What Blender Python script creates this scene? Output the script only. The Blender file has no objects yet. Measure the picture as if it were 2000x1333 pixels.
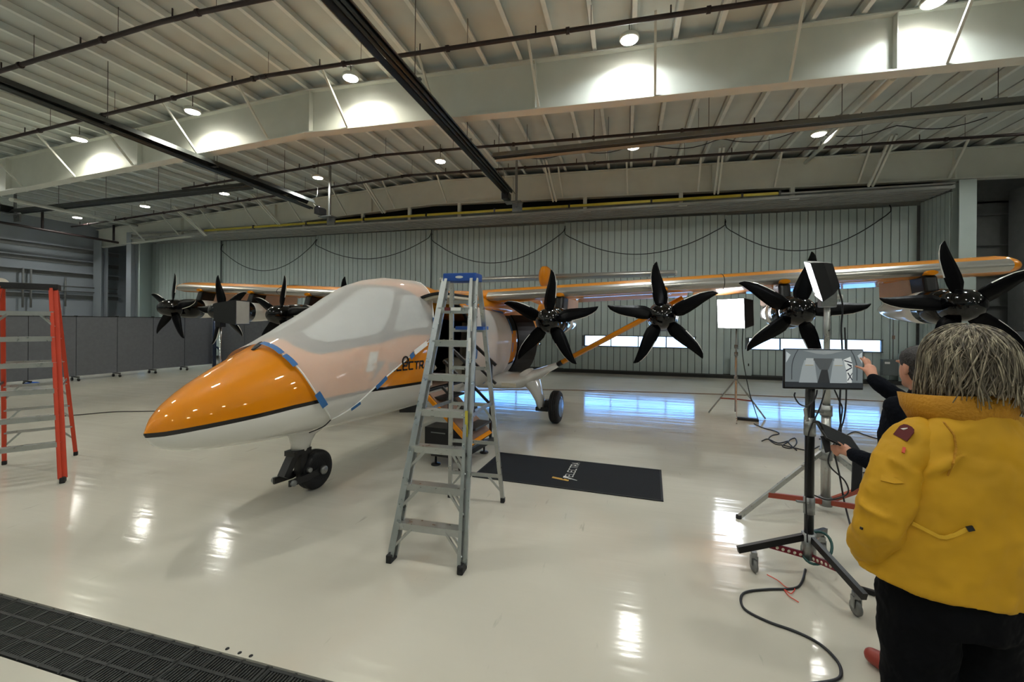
import bpy, bmesh, math, random
from mathutils import Vector, Matrix, geometry
random.seed(7)
V = Vector
sc = bpy.context.scene
col = sc.collection
R_ = math.radians
# ------------------------------------------------------------------ camera
FPX, CX, CY, EYE = 835.0, 1000.0, 628.0, 1.8
YAW, ROLL = R_(15.1), R_(0.5)
FW = V((-math.sin(YAW), math.cos(YAW), 0)); R0 = V((math.cos(YAW), math.sin(YAW), 0)); U0 = V((0, 0, 1))
RT = R0*math.cos(ROLL) + U0*math.sin(ROLL); UP = U0*math.cos(ROLL) - R0*math.sin(ROLL)
cd = bpy.data.cameras.new('camera'); cam = bpy.data.objects.new('camera', cd); col.objects.link(cam)
cd.sensor_width = 36; cd.lens = FPX/2000*36; cd.shift_y = (CY-666.5)/2000; cd.clip_end = 500; cd.clip_start = 0.05
cm = Matrix((RT, UP, -FW)).transposed().to_4x4(); cm.translation = (0, 0, EYE)
cam.matrix_world = cm; sc.camera = cam
# ------------------------------------------------------------------ world, sun, exposure
wd = bpy.data.worlds.new('world'); sc.world = wd; wd.use_nodes = True
bg = wd.node_tree.nodes['Background']; bg.inputs[0].default_value = (0.16, 0.45, 1.0, 1); bg.inputs[1].default_value = 9.0
sl = bpy.data.lights.new('sun', 'SUN'); sun = bpy.data.objects.new('sun', sl); col.objects.link(sun)
sl.energy = 14; sl.angle = R_(0.6); sl.color = (1, .95, .88); sun.rotation_euler = (R_(48), 0, R_(-12))
LED_W = 47.0
sc.view_settings.view_transform = 'Standard'; sc.view_settings.look = 'None'
sc.view_settings.gamma = 1; sc.view_settings.use_curve_mapping = False
sc.view_settings.exposure = 0.0
sc.cycles.max_bounces = 5; sc.cycles.diffuse_bounces = 3; sc.cycles.adaptive_threshold = 0.03; sc.cycles.glossy_bounces = 3; sc.cycles.transmission_bounces = 4

# ------------------------------------------------------------------ pixel helpers (2000 x 1333 frame)
def ray(x, y): return FW + RT*((x-CX)/FPX) + UP*((CY-y)/FPX)
def gnd(x, y, z=0.0):
    r = ray(x, y); return V((0, 0, EYE)) + r*((z-EYE)/r.z)
def atY(x, y, Y):
    r = ray(x, y); return V((0, 0, EYE)) + r*(Y/r.y)
def atD(x, y, d): return V((0, 0, EYE)) + ray(x, y)*d

# ------------------------------------------------------------------ materials
MC = {}
def lin(c): return tuple(((v/255)/12.92 if v/255 <= .04045 else ((v/255+.055)/1.055)**2.4) for v in c)
def mat(name, rgb, rough=.5, metal=0.0, coat=0.0, var=0.0, vscale=6.0, bump=0.0, bscale=40.0, emit=None, estr=0.0, spec=.5, rvar=0.0, stretch=None, srgb=True):
    if name in MC: return MC[name]
    m = bpy.data.materials.new(name); MC[name] = m; m.use_nodes = True
    nt = m.node_tree; p = nt.nodes['Principled BSDF']; c = lin(rgb) if srgb else rgb
    p.inputs['Base Color'].default_value = (*c, 1); p.inputs['Roughness'].default_value = rough; p.inputs['Metallic'].default_value = metal
    p.inputs['Coat Weight'].default_value = coat; p.inputs['Coat Roughness'].default_value = .04; p.inputs['Specular IOR Level'].default_value = spec
    if emit: p.inputs['Emission Color'].default_value = (*lin(emit), 1); p.inputs['Emission Strength'].default_value = estr
    if not (var or bump or rvar): return m
    tc = nt.nodes.new('ShaderNodeTexCoord'); mp = nt.nodes.new('ShaderNodeMapping'); nt.links.new(tc.outputs['Object'], mp.inputs[0])
    if stretch: mp.inputs['Scale'].default_value = stretch
    n = nt.nodes.new('ShaderNodeTexNoise'); n.inputs['Scale'].default_value = vscale; n.inputs['Detail'].default_value = 2
    nt.links.new(mp.outputs[0], n.inputs['Vector'])
    v = max(var, .015)
    r = nt.nodes.new('ShaderNodeMapRange'); r.inputs[1].default_value = .3; r.inputs[2].default_value = .7; r.inputs[3].default_value = 1-v; r.inputs[4].default_value = 1+v*.6
    nt.links.new(n.outputs['Fac'], r.inputs[0])
    mx = nt.nodes.new('ShaderNodeVectorMath'); mx.operation = 'SCALE'; mx.inputs[0].default_value = c
    nt.links.new(r.outputs[0], mx.inputs['Scale']); nt.links.new(mx.outputs[0], p.inputs['Base Color'])
    if rvar:
        r2 = nt.nodes.new('ShaderNodeMapRange'); r2.inputs[1].default_value = .3; r2.inputs[2].default_value = .7; r2.inputs[3].default_value = max(0.01, rough-rvar); r2.inputs[4].default_value = rough+rvar
        nt.links.new(n.outputs['Fac'], r2.inputs[0]); nt.links.new(r2.outputs[0], p.inputs['Roughness'])
    if bump:
        b = nt.nodes.new('ShaderNodeTexNoise'); b.inputs['Scale'].default_value = bscale; b.inputs['Detail'].default_value = 1; nt.links.new(mp.outputs[0], b.inputs['Vector'])
        bn = nt.nodes.new('ShaderNodeBump'); bn.inputs['Strength'].default_value = bump; bn.inputs['Distance'].default_value = .02
        nt.links.new(b.outputs['Fac'], bn.inputs['Height']); nt.links.new(bn.outputs[0], p.inputs['Normal'])
    return m
def M(n): return MC[n]

mat('roof_white', (208, 216, 212), .7, var=.10, vscale=1.3)
mat('steel_white', (216, 219, 210), .55, var=.05, vscale=2)
mat('purlin_white', (234, 240, 236), .6, var=.05)
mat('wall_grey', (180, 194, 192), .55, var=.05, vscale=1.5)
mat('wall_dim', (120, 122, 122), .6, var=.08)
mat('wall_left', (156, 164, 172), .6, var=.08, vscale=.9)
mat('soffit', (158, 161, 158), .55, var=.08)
mat('dark_gap', (38, 39, 37), .8)
mat('pipe_dark', (44, 32, 32), .5, var=.2)
mat('heater_dark', (58, 62, 62), .35, .6, var=.15)
mat('heater_light', (150, 150, 145), .35, .8, var=.1)
mat('yellow_bar', (190, 178, 60), .5, var=.06)
mat('cable_black', (22, 23, 28), .5)
mat('black_metal', (22, 22, 24), .38)
mat('black_rubber', (20, 20, 22), .7, bump=.2, bscale=90)
mat('black_gloss', (5, 5, 6), .1, spec=.45)
mat('blade_black', (5, 5, 7), .33, spec=.1)
mat('black_satin', (13, 14, 16), .35, spec=.35)
mat('white_gloss', (226, 224, 218), .16, coat=.8)
mat('orange_gloss', (222, 136, 0), .4, coat=.8, spec=.15)
mat('silver_band', (176, 174, 168), .28, .75)
mat('bounce_beige', (216, 192, 172), .7, var=.04, bump=.1)  # beige colour holds the orange reflected onto a white covering
mat('cream', (214, 205, 186), .6, var=.04)
mat('brown_panel', (136, 108, 92), .6, var=.1)
mat('aluminium', (176, 178, 176), .34, .9, var=.06, vscale=20, rvar=.08)
mat('galv', (150, 152, 152), .4, .9, var=.12, vscale=30)
mat('blue_plastic', (28, 76, 158), .35)
mat('fibre_orange', (196, 60, 28), .45, var=.05)
mat('tape_blue', (46, 102, 160), .6, var=.06)
mat('white_paper', (235, 235, 232), .6)
mat('grey_felt', (98, 101, 107), .9, var=.08, vscale=12, bump=.25, bscale=160)
mat('navy_tube', (40, 52, 78), .4, .3)
mat('window_dark', (24, 27, 30), .5, spec=.15)
mat('pane_lit', (168, 176, 178), .6, spec=.1)  # pale opaque colour stands in for reflections and light behind the glass
mat('mat_black', (11, 14, 17), .95, var=.2, vscale=60, bump=.5, bscale=240)
mat('gold_print', (190, 150, 70), .8)
mat('white_print', (215, 215, 210), .8)
mat('hubcap_blue', (120, 150, 190), .25, .5)
mat('chrome', (200, 200, 200), .15, 1.0)
mat('red_anod', (120, 22, 40), .35, .4)
mat('brace_red', (150, 62, 40), .5, var=.1)
mat('led_glow', (255, 250, 240), .5, emit=(255, 250, 238), estr=45)
mat('soft_glow', (255, 255, 255), .5, emit=(245, 250, 255), estr=16)
mat('screen_bezel', (14, 15, 17), .3)
mat('jacket_yellow', (194, 145, 6), .75, var=.10, vscale=9, bump=.5, bscale=11)
mat('collar_light', (214, 168, 40), .8)
mat('caster_grey', (110, 110, 108), .5)
mat('collar_tan', (176, 122, 14), .8, var=.08, bump=.3, bscale=120)
mat('trouser_black', (8, 9, 13), .9, var=.1, bump=.3, bscale=30, spec=.12)
mat('sweater_black', (13, 16, 24), .9, var=.1, bump=.3, bscale=60, spec=.12)
mat('skin', (198, 142, 118), .55, var=.06, vscale=14)
mat('hair_dark', (44, 40, 40), .6, var=.4, vscale=50, bump=.5, bscale=120)
mat('boot_red', (150, 56, 44), .45, var=.15)
mat('patch_maroon', (92, 24, 26), .7)
mat('green_cable', (20, 70, 66), .5)
mat('pallet_blue', (40, 62, 96), .6)
mat('red_string', (214, 70, 50), .7)
mat('grate', (52, 54, 54), .55, .4, var=.12, vscale=20)
mat('concrete', (200, 198, 190), .9, var=.05, vscale=.6)
mat('far_white', (225, 228, 232), .8)
mat('far_blue', (120, 160, 190), .5)
mat('soft_white', (190, 190, 186), .7, bump=.3, bscale=14)
mat('panel_grey', (98, 106, 108), .55)
mat('flap_grey', (46, 48, 54), .6)

def hair_mat():
    m = bpy.data.materials.new('hair_grey'); MC['hair_grey'] = m; m.use_nodes = True; nt = m.node_tree; p = nt.nodes['Principled BSDF']
    tc = nt.nodes.new('ShaderNodeTexCoord'); mp = nt.nodes.new('ShaderNodeMapping'); mp.inputs['Scale'].default_value = (34, 34, 5)
    n = nt.nodes.new('ShaderNodeTexNoise'); n.inputs['Scale'].default_value = 2.2; n.inputs['Detail'].default_value = 6
    cr = nt.nodes.new('ShaderNodeValToRGB'); cr.color_ramp.elements[0].position = .34; cr.color_ramp.elements[1].position = .68
    cr.color_ramp.elements[0].color = (*lin((70, 63, 53)), 1); cr.color_ramp.elements[1].color = (*lin((188, 178, 154)), 1)
    e = cr.color_ramp.elements.new(.5); e.color = (*lin((116, 107, 91)), 1)
    for a, b in ((tc.outputs['Object'], mp.inputs[0]), (mp.outputs[0], n.inputs['Vector']), (n.outputs['Fac'], cr.inputs[0]), (cr.outputs[0], p.inputs['Base Color'])): nt.links.new(a, b)
    p.inputs['Roughness'].default_value = .5
hair_mat()

def floor_mat():
    m = bpy.data.materials.new('epoxy_floor'); MC['epoxy_floor'] = m; m.use_nodes = True; nt = m.node_tree; p = nt.nodes['Principled BSDF']
    tc = nt.nodes.new('ShaderNodeTexCoord')
    def noise(scale, detail, vec=None, dist=0):
        n = nt.nodes.new('ShaderNodeTexNoise'); n.inputs['Scale'].default_value = scale; n.inputs['Detail'].default_value = detail; n.inputs['Distortion'].default_value = dist
        nt.links.new(vec or tc.outputs['Object'], n.inputs['Vector']); return n
    n1 = noise(.55, 3, dist=.4)
    cr = nt.nodes.new('ShaderNodeValToRGB'); cr.color_ramp.elements[0].position = .3; cr.color_ramp.elements[1].position = .72
    cr.color_ramp.elements[0].color = (*lin((184, 180, 167)), 1); cr.color_ramp.elements[1].color = (*lin((202, 198, 185)), 1)
    nt.links.new(n1.outputs['Fac'], cr.inputs[0])
    # scuffs
    mp = nt.nodes.new('ShaderNodeMapping'); mp.inputs['Rotation'].default_value = (0, 0, .5); mp.inputs['Scale'].default_value = (9, 1.3, 1); nt.links.new(tc.outputs['Object'], mp.inputs[0])
    n2 = noise(1.6, 5, mp.outputs[0]); r2 = nt.nodes.new('ShaderNodeMapRange'); r2.inputs[1].default_value = .68; r2.inputs[2].default_value = .82; nt.links.new(n2.outputs['Fac'], r2.inputs[0])
    mx = nt.nodes.new('ShaderNodeMix'); mx.data_type = 'RGBA'; mx.inputs['B'].default_value = (*lin((150, 146, 134)), 1)
    nt.links.new(r2.outputs[0], mx.inputs['Factor']); nt.links.new(cr.outputs[0], mx.inputs['A']); nt.links.new(mx.outputs['Result'], p.inputs['Base Color'])
    n3 = noise(.8, 2); r3 = nt.nodes.new('ShaderNodeMapRange'); r3.inputs[3].default_value = .07; r3.inputs[4].default_value = .17; nt.links.new(n3.outputs['Fac'], r3.inputs[0]); nt.links.new(r3.outputs[0], p.inputs['Roughness'])
    mp2 = nt.nodes.new('ShaderNodeMapping'); mp2.inputs['Scale'].default_value = (.5, 4.5, 1); nt.links.new(tc.outputs['Object'], mp2.inputs[0])
    n4 = noise(1.0, 3, mp2.outputs[0]); b = nt.nodes.new('ShaderNodeBump'); b.inputs['Strength'].default_value = .13; b.inputs['Distance'].default_value = .04
    nt.links.new(n4.outputs['Fac'], b.inputs['Height']); nt.links.new(b.outputs[0], p.inputs['Normal'])
    p.inputs['Specular IOR Level'].default_value = .55
floor_mat()

def glass_mat():
    m = bpy.data.materials.new('window_glass'); MC['window_glass'] = m; m.use_nodes = True; nt = m.node_tree
    for n in list(nt.nodes): nt.nodes.remove(n)
    o = nt.nodes.new('ShaderNodeOutputMaterial'); t = nt.nodes.new('ShaderNodeBsdfTransparent'); g = nt.nodes.new('ShaderNodeBsdfGlossy'); g.inputs['Roughness'].default_value = .02
    t.inputs[0].default_value = (.92, .97, 1, 1); f = nt.nodes.new('ShaderNodeFresnel'); f.inputs[0].default_value = 1.3; x = nt.nodes.new('ShaderNodeMixShader')
    nt.links.new(f.outputs[0], x.inputs[0]); nt.links.new(t.outputs[0], x.inputs[1]); nt.links.new(g.outputs[0], x.inputs[2]); nt.links.new(x.outputs[0], o.inputs[0])
glass_mat()

def fabric_mat(name, rgb, opac):
    m = bpy.data.materials.new(name); MC[name] = m; m.use_nodes = True; nt = m.node_tree
    p = nt.nodes['Principled BSDF']; o = nt.nodes['Material Output']; p.inputs['Base Color'].default_value = (*lin(rgb), 1); p.inputs['Roughness'].default_value = .9; p.inputs['Specular IOR Level'].default_value = .1
    tc = nt.nodes.new('ShaderNodeTexCoord'); n = nt.nodes.new('ShaderNodeTexNoise'); n.inputs['Scale'].default_value = 5; n.inputs['Detail'].default_value = 4; nt.links.new(tc.outputs['Object'], n.inputs['Vector'])
    b = nt.nodes.new('ShaderNodeBump'); b.inputs['Strength'].default_value = .18; b.inputs['Distance'].default_value = .03; nt.links.new(n.outputs['Fac'], b.inputs['Height']); nt.links.new(b.outputs[0], p.inputs['Normal'])
    t = nt.nodes.new('ShaderNodeBsdfTransparent'); x = nt.nodes.new('ShaderNodeMixShader'); x.inputs[0].default_value = opac
    nt.links.new(t.outputs[0], x.inputs[1]); nt.links.new(p.outputs[0], x.inputs[2]); nt.links.new(x.outputs[0], o.inputs[0])
fabric_mat('cover_fabric', (244, 241, 236), .45)
fabric_mat('cabin_fabric', (232, 226, 220), .66)

def paint_mat():
    # orange above, black pin stripe, white below: a painted livery line running along the hull
    m = bpy.data.materials.new('hull_paint'); MC['hull_paint'] = m; m.use_nodes = True; nt = m.node_tree; p = nt.nodes['Principled BSDF']
    tc = nt.nodes.new('ShaderNodeTexCoord'); sp = nt.nodes.new('ShaderNodeSeparateXYZ'); nt.links.new(tc.outputs['Object'], sp.inputs[0])
    mr = nt.nodes.new('ShaderNodeMapRange'); mr.inputs[1].default_value = -4.3; mr.inputs[2].default_value = 8.0; nt.links.new(sp.outputs['Y'], mr.inputs[0])
    cr = nt.nodes.new('ShaderNodeValToRGB'); el = cr.color_ramp.elements
    pts = [(-4.3, .93), (-4.12, .94), (-3.97, .96), (-3.79, .98), (-3.59, 1.0), (-3.34, 1.03), (-3.1, 1.047), (-2.56, 1.065), (-1.56, 1.02), (-.5, .99), (1.5, .98), (4, 1.2), (8, 1.9)]
    el[0].position = 0; el[0].color = (pts[0][1]/2,)*3+(1,); el[1].position = 1; el[1].color = (pts[-1][1]/2,)*3+(1,)
    for y, z in pts[1:-1]:
        e = el.new((y+4.3)/12.3); e.color = (z/2, z/2, z/2, 1)
    nt.links.new(mr.outputs[0], cr.inputs[0])
    def math_(op, a, b):
        n = nt.nodes.new('ShaderNodeMath'); n.operation = op
        for i, s in enumerate((a, b)):
            if isinstance(s, (int, float)): n.inputs[i].default_value = s
            else: nt.links.new(s, n.inputs[i])
        return n.outputs[0]
    zl = math_('MULTIPLY', cr.outputs[0], 2.0)
    dz = math_('SUBTRACT', sp.outputs['Z'], zl)
    isor = math_('GREATER_THAN', dz, .034); isbl = math_('GREATER_THAN', dz, 0.0)
    m1 = nt.nodes.new('ShaderNodeMix'); m1.data_type = 'RGBA'; m1.inputs['A'].default_value = (*lin((228, 226, 220)), 1); m1.inputs['B'].default_value = (*lin((24, 20, 20)), 1); nt.links.new(isbl, m1.inputs['Factor'])
    m2 = nt.nodes.new('ShaderNodeMix'); m2.data_type = 'RGBA'; m2.inputs['B'].default_value = (*lin((222, 134, 0)), 1); nt.links.new(m1.outputs['Result'], m2.inputs['A']); nt.links.new(isor, m2.inputs['Factor'])
    nt.links.new(m2.outputs['Result'], p.inputs['Base Color'])
    p.inputs['Roughness'].default_value = .4; p.inputs['Specular IOR Level'].default_value = .15; p.inputs['Coat Weight'].default_value = .8; p.inputs['Coat Roughness'].default_value = .03
paint_mat()

# ------------------------------------------------------------------ mesh builder
WM = {}
def frame(d, up=None):
    d = V(d).normalized(); up = V(up) if up else (V((0, 0, 1)) if abs(d.z) < .95 else V((0, 1, 0)))
    a = up.cross(d).normalized(); return a, d.cross(a).normalized(), d
class MB:
    def __init__(s): s.v = []; s.f = []; s.m = []; s.sm = []
    def add(s, vs, fs, m=0, smooth=False):
        o = len(s.v); s.v += [V(p) for p in vs]; s.f += [[i+o for i in f] for f in fs]; s.m += [m]*len(fs); s.sm += [smooth]*len(fs); return s
    def box(s, c, size, rot=None, m=0, bev=0.0):
        x, y, z = (q/2 for q in size)
        vs = [V((i*x, j*y, k*z)) for i in (-1, 1) for j in (-1, 1) for k in (-1, 1)]
        if rot is not None: vs = [rot @ p for p in vs]
        c = V(c); return s.add([p+c for p in vs], [(0, 1, 3, 2), (4, 6, 7, 5), (0, 4, 5, 1), (2, 3, 7, 6), (0, 2, 6, 4), (1, 5, 7, 3)], m)
    def bar(s, p0, p1, w, h, up=None, m=0):
        p0, p1 = V(p0), V(p1); a, b, d = frame(p1-p0, up); a *= w/2; b *= h/2
        vs = [p+i*a+j*b for p in (p0, p1) for i, j in ((-1, -1), (1, -1), (1, 1), (-1, 1))]
        return s.add(vs, [(3, 2, 1, 0), (4, 5, 6, 7)] + [(i, (i+1) % 4, (i+1) % 4+4, i+4) for i in range(4)], m)
    def tube(s, p0, p1, r0, r1=None, n=12, m=0, caps=True):
        r1 = r0 if r1 is None else r1; return s.rings([(V(p0), r0, r0), (V(p1), r1, r1)], n=n, m=m, caps=caps, d=V(p1)-V(p0))
    def rings(s, secs, n=12, m=0, caps=True, d=None, up=None, smooth=True):
        k = len(secs); vs = []
        for i, (p, a, b) in enumerate(secs):
            dd = d or (V(secs[min(i+1, k-1)][0]) - V(secs[max(i-1, 0)][0]))
            A, B, D = frame(dd, up)
            vs += [V(p)+A*(a*math.cos(2*math.pi*j/n))+B*(b*math.sin(2*math.pi*j/n)) for j in range(n)]
        fs = [(i*n+j, i*n+(j+1) % n, (i+1)*n+(j+1) % n, (i+1)*n+j) for i in range(k-1) for j in range(n)]
        s.add(vs, fs, m, smooth)
        if caps:
            o = len(s.v)-k*n; s.f += [[o+j for j in range(n-1, -1, -1)], [o+(k-1)*n+j for j in range(n)]]; s.m += [m, m]; s.sm += [False, False]
        return s
    def path(s, pts, r, n=8, m=0, sub=6):
        pts = smooth_path(pts, sub) if sub > 1 else [V(p) for p in pts]
        # parallel transport frame
        vs = []; A = None
        for i, p in enumerate(pts):
            d = (pts[min(i+1, len(pts)-1)]-pts[max(i-1, 0)]).normalized()
            if A is None: A = frame(d)[0]
            A = (A-d*A.dot(d)).normalized(); B = d.cross(A)
            vs += [p+A*(r*math.cos(2*math.pi*j/n))+B*(r*math.sin(2*math.pi*j/n)) for j in range(n)]
        k = len(pts)
        fs = [(i*n+j, i*n+(j+1) % n, (i+1)*n+(j+1) % n, (i+1)*n+j) for i in range(k-1) for j in range(n)]
        return s.add(vs, fs + [tuple(range(n-1, -1, -1)), tuple(range((k-1)*n, k*n))], m, True)
    def lathe(s, prof, o=(0, 0, 0), ax=(0, 0, 1), n=24, m=0):
        # prof: (radius, along)
        A, B, D = frame(ax); o = V(o); vs = []
        for r, h in prof: vs += [o+D*h+A*(r*math.cos(2*math.pi*j/n))+B*(r*math.sin(2*math.pi*j/n)) for j in range(n)]
        k = len(prof); fs = [(i*n+j, i*n+(j+1) % n, (i+1)*n+(j+1) % n, (i+1)*n+j) for i in range(k-1) for j in range(n)]
        s.add(vs, fs, m, True); o2 = len(s.v)-k*n
        if prof[0][0] > 1e-4: s.f.append([o2+j for j in range(n-1, -1, -1)]); s.m.append(m); s.sm.append(False)
        if prof[-1][0] > 1e-4: s.f.append([o2+(k-1)*n+j for j in range(n)]); s.m.append(m); s.sm.append(False)
        return s
    def prism(s, poly, o, ax, ay, th, m=0):
        # polygon in plane (ax, ay) at o, extruded along ax x ay by th
        ax, ay, o = V(ax).normalized(), V(ay).normalized(), V(o); nz = ax.cross(ay)*th; n = len(poly)
        vs = [o+ax*x+ay*y for x, y in poly]; vs += [p+nz for p in vs]
        return s.add(vs, [tuple(range(n-1, -1, -1)), tuple(range(n, 2*n))] + [(i, (i+1) % n, (i+1) % n+n, i+n) for i in range(n)], m)
    def ball(s, c, r, n=14, k=8, m=0):
        if not isinstance(r, (tuple, list)): r = (r, r, r)
        c = V(c); vs = [c+V((0, 0, -r[2]))]
        for i in range(1, k):
            a = -math.pi/2+math.pi*i/k
            vs += [c+V((r[0]*math.cos(a)*math.cos(2*math.pi*j/n), r[1]*math.cos(a)*math.sin(2*math.pi*j/n), r[2]*math.sin(a))) for j in range(n)]
        vs.append(c+V((0, 0, r[2]))); L = len(vs)-1
        fs = [(0, 1+(j+1) % n, 1+j) for j in range(n)] + [(1+i*n+j, 1+i*n+(j+1) % n, 1+(i+1)*n+(j+1) % n, 1+(i+1)*n+j) for i in range(k-2) for j in range(n)]
        fs += [(L, 1+(k-2)*n+j, 1+(k-2)*n+(j+1) % n) for j in range(n)]
        return s.add(vs, fs, m, True)
    def chain(s, pts, rad, n=12, sub=5):
        # swept tapered limb with round ends (for voxel-remeshed figures)
        P = smooth_path([V(p) for p in pts], sub) if len(pts) > 2 else [V(pts[0]).lerp(V(pts[1]), i/sub) for i in range(sub+1)]
        K = len(P); Rr = []
        for i in range(K):
            t = i/(K-1)*(len(rad)-1); a = min(int(t), len(rad)-2); u = t-a
            ra, rb = rad[a], rad[a+1]
            ra = ra if isinstance(ra, tuple) else (ra, ra); rb = rb if isinstance(rb, tuple) else (rb, rb)
            Rr.append((ra[0]*(1-u)+rb[0]*u, ra[1]*(1-u)+rb[1]*u))
        s.rings([(P[i], Rr[i][0], Rr[i][1]) for i in range(K)], n=n, up=V((0, 1, 0)) if abs((P[-1]-P[0]).normalized().y) < .7 else None)
        for i in (0, -1):
            if max(Rr[i]) < .1: s.ball(P[i], min(Rr[i])*.98, 10, 6)
        return s
    def build(s, name, mats, parent=None, world=False, smooth=None, origin=None, cat=None):
        mats = mats if isinstance(mats, (list, tuple)) else [mats]
        vs = s.v
        if world and parent is not None:
            inv = WM[parent.name].inverted(); vs = [inv @ p for p in vs]
        off = V((0, 0, 0))
        if parent is None and origin is None and vs:
            xs = [p.x for p in vs]; ys = [p.y for p in vs]; off = V(((min(xs)+max(xs))/2, (min(ys)+max(ys))/2, min(p.z for p in vs)))
        elif origin is not None: off = V(origin)
        me = bpy.data.meshes.new(name); me.from_pydata([tuple(p-off) for p in vs], [], s.f); me.validate()
        for q in mats: me.materials.append(M(q) if isinstance(q, str) else q)
        if len(me.polygons) == len(s.m):
            me.polygons.foreach_set('material_index', s.m)
            me.polygons.foreach_set('use_smooth', [bool(x) if smooth is None else smooth for x in s.sm])
        me.update()
        o = bpy.data.objects.new(name, me); col.objects.link(o); o.location = off
        if parent is not None: o.parent = parent; WM[o.name] = WM.get(parent.name, Matrix()) @ Matrix.Translation(off)
        else: WM[o.name] = Matrix.Translation(off)
        return o
def smooth_path(pts, sub):
    pts = [V(p) for p in pts]; out = []
    for i in range(len(pts)-1):
        p0, p1, p2, p3 = pts[max(i-1, 0)], pts[i], pts[i+1], pts[min(i+2, len(pts)-1)]
        for k in range(sub):
            t = k/sub
            out.append(.5*((2*p1)+(-p0+p2)*t+(2*p0-5*p1+4*p2-p3)*t*t+(-p0+3*p1-3*p2+p3)*t**3))
    out.append(pts[-1]); return out
def tag(o, label=None, cat=None, group=None, kind=None):
    if label: o['label'] = label
    if cat: o['category'] = cat
    if group: o['group'] = group
    if kind: o['kind'] = kind
    return o
def thing(name, label, cat, loc=(0, 0, 0), rz=0.0, group=None):
    o = bpy.data.objects.new(name, None); col.objects.link(o); o.location = loc; o.rotation_euler = (0, 0, rz); o.empty_display_size = .1
    WM[o.name] = Matrix.Translation(V(loc)) @ Matrix.Rotation(rz, 4, 'Z'); return tag(o, label, cat, group)
def inst(src, parent, loc=(0, 0, 0), rot=(0, 0, 0), name=None, scale=None):
    o = src.copy(); col.objects.link(o); o.parent = parent; o.location = loc; o.rotation_euler = rot
    if scale: o.scale = scale
    if name: o.name = name
    return o
def struct(mb, name, mats, **k): return tag(mb.build(name, mats, **k), kind='structure')
def bevel(o, w, seg=2):
    b = o.modifiers.new('bevel', 'BEVEL'); b.width = w; b.segments = seg; b.limit_method = 'ANGLE'; return o
# @@PART2
# ================================================================== HANGAR
XL, XR, YF, YB, RIDGE = -24.6, 12.6, -10.0, 15.58, -7.0
def ztop(x): return 6.95 - (.057*(RIDGE-x) if x < RIDGE else .02*(x-RIDGE))
def roofz(x): return ztop(x)+.2
# floor with the drain trench left open
TY0, TY1 = 1.485, 1.825
mb = MB()
for a, b in ((YF, TY0), (TY1, YB+.65)): mb.box(((XL+XR)/2, (a+b)/2, -.1), (XR-XL+.6, b-a, .2))
mb.box(((XL+XR)/2, (TY0+TY1)/2, -.19), (XR-XL+.6, TY1-TY0, .02), m=1)
floor = struct(mb, 'floor', ['epoxy_floor', 'dark_gap'], origin=(0, 0, 0))
# drain grates (two long rows of cast slots per grate)
def grate_mesh():
    g = MB(); W, L, t = TY1-TY0-.012, .485, .022
    for yy in (-W/2+.014, -W/6, W/6, W/2-.014): g.box((0, yy, 0), (L, .016, t))
    for xx in (-L/2+.008, -L/6, L/6, L/2-.008): g.box((xx, 0, 0), (.013, W, t))
    for c in range(3):
        for k in range(1, 9):
            x = -L/2+(c+k/9)*L/3
            g.box((x, 0, -.001), (.009, W-.02, t-.004))
    return g
gr0 = thing('drain_grate', 'dark slotted iron drain grate set in the pale floor', 'drain grate', (-3, (TY0+TY1)/2, -.012))
gp = grate_mesh().build('grate_panel', 'grate', gr0)
for k in range(-9, 8):
    if k != 0: inst(gp, gr0, (k*.49, 0, 0))
# ceiling sheets, purlins, roof beams
mb = MB()
pr = [(XL-.3, roofz(XL-.3)), (RIDGE, roofz(RIDGE)), (XR+.3, roofz(XR+.3))]
mb.prism(pr+[(x, z+.12) for x, z in pr[::-1]], (0, YB+.4, 0), (1, 0, 0), (0, 0, 1), YB+.4-YF)
ceil = struct(mb, 'ceiling', 'roof_white', origin=(0, 0, 0))
pm = MB(); L = 13.0
pm.box((0, 0, .02), (.018, 2*L-.3, .15)).box((.03, 0, -.055), (.075, 2*L-.3, .012)).box((-.02, 0, .098), (.035, 2*L-.3, .012), m=1)  # last strip is grey to stand in for the shadow gap at the seam
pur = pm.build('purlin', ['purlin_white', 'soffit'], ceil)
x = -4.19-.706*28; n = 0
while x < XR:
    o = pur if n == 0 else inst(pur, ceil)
    o.location = (x, (YF+YB)/2+.1, roofz(x)-.105); n += 1; x += .706
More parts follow.
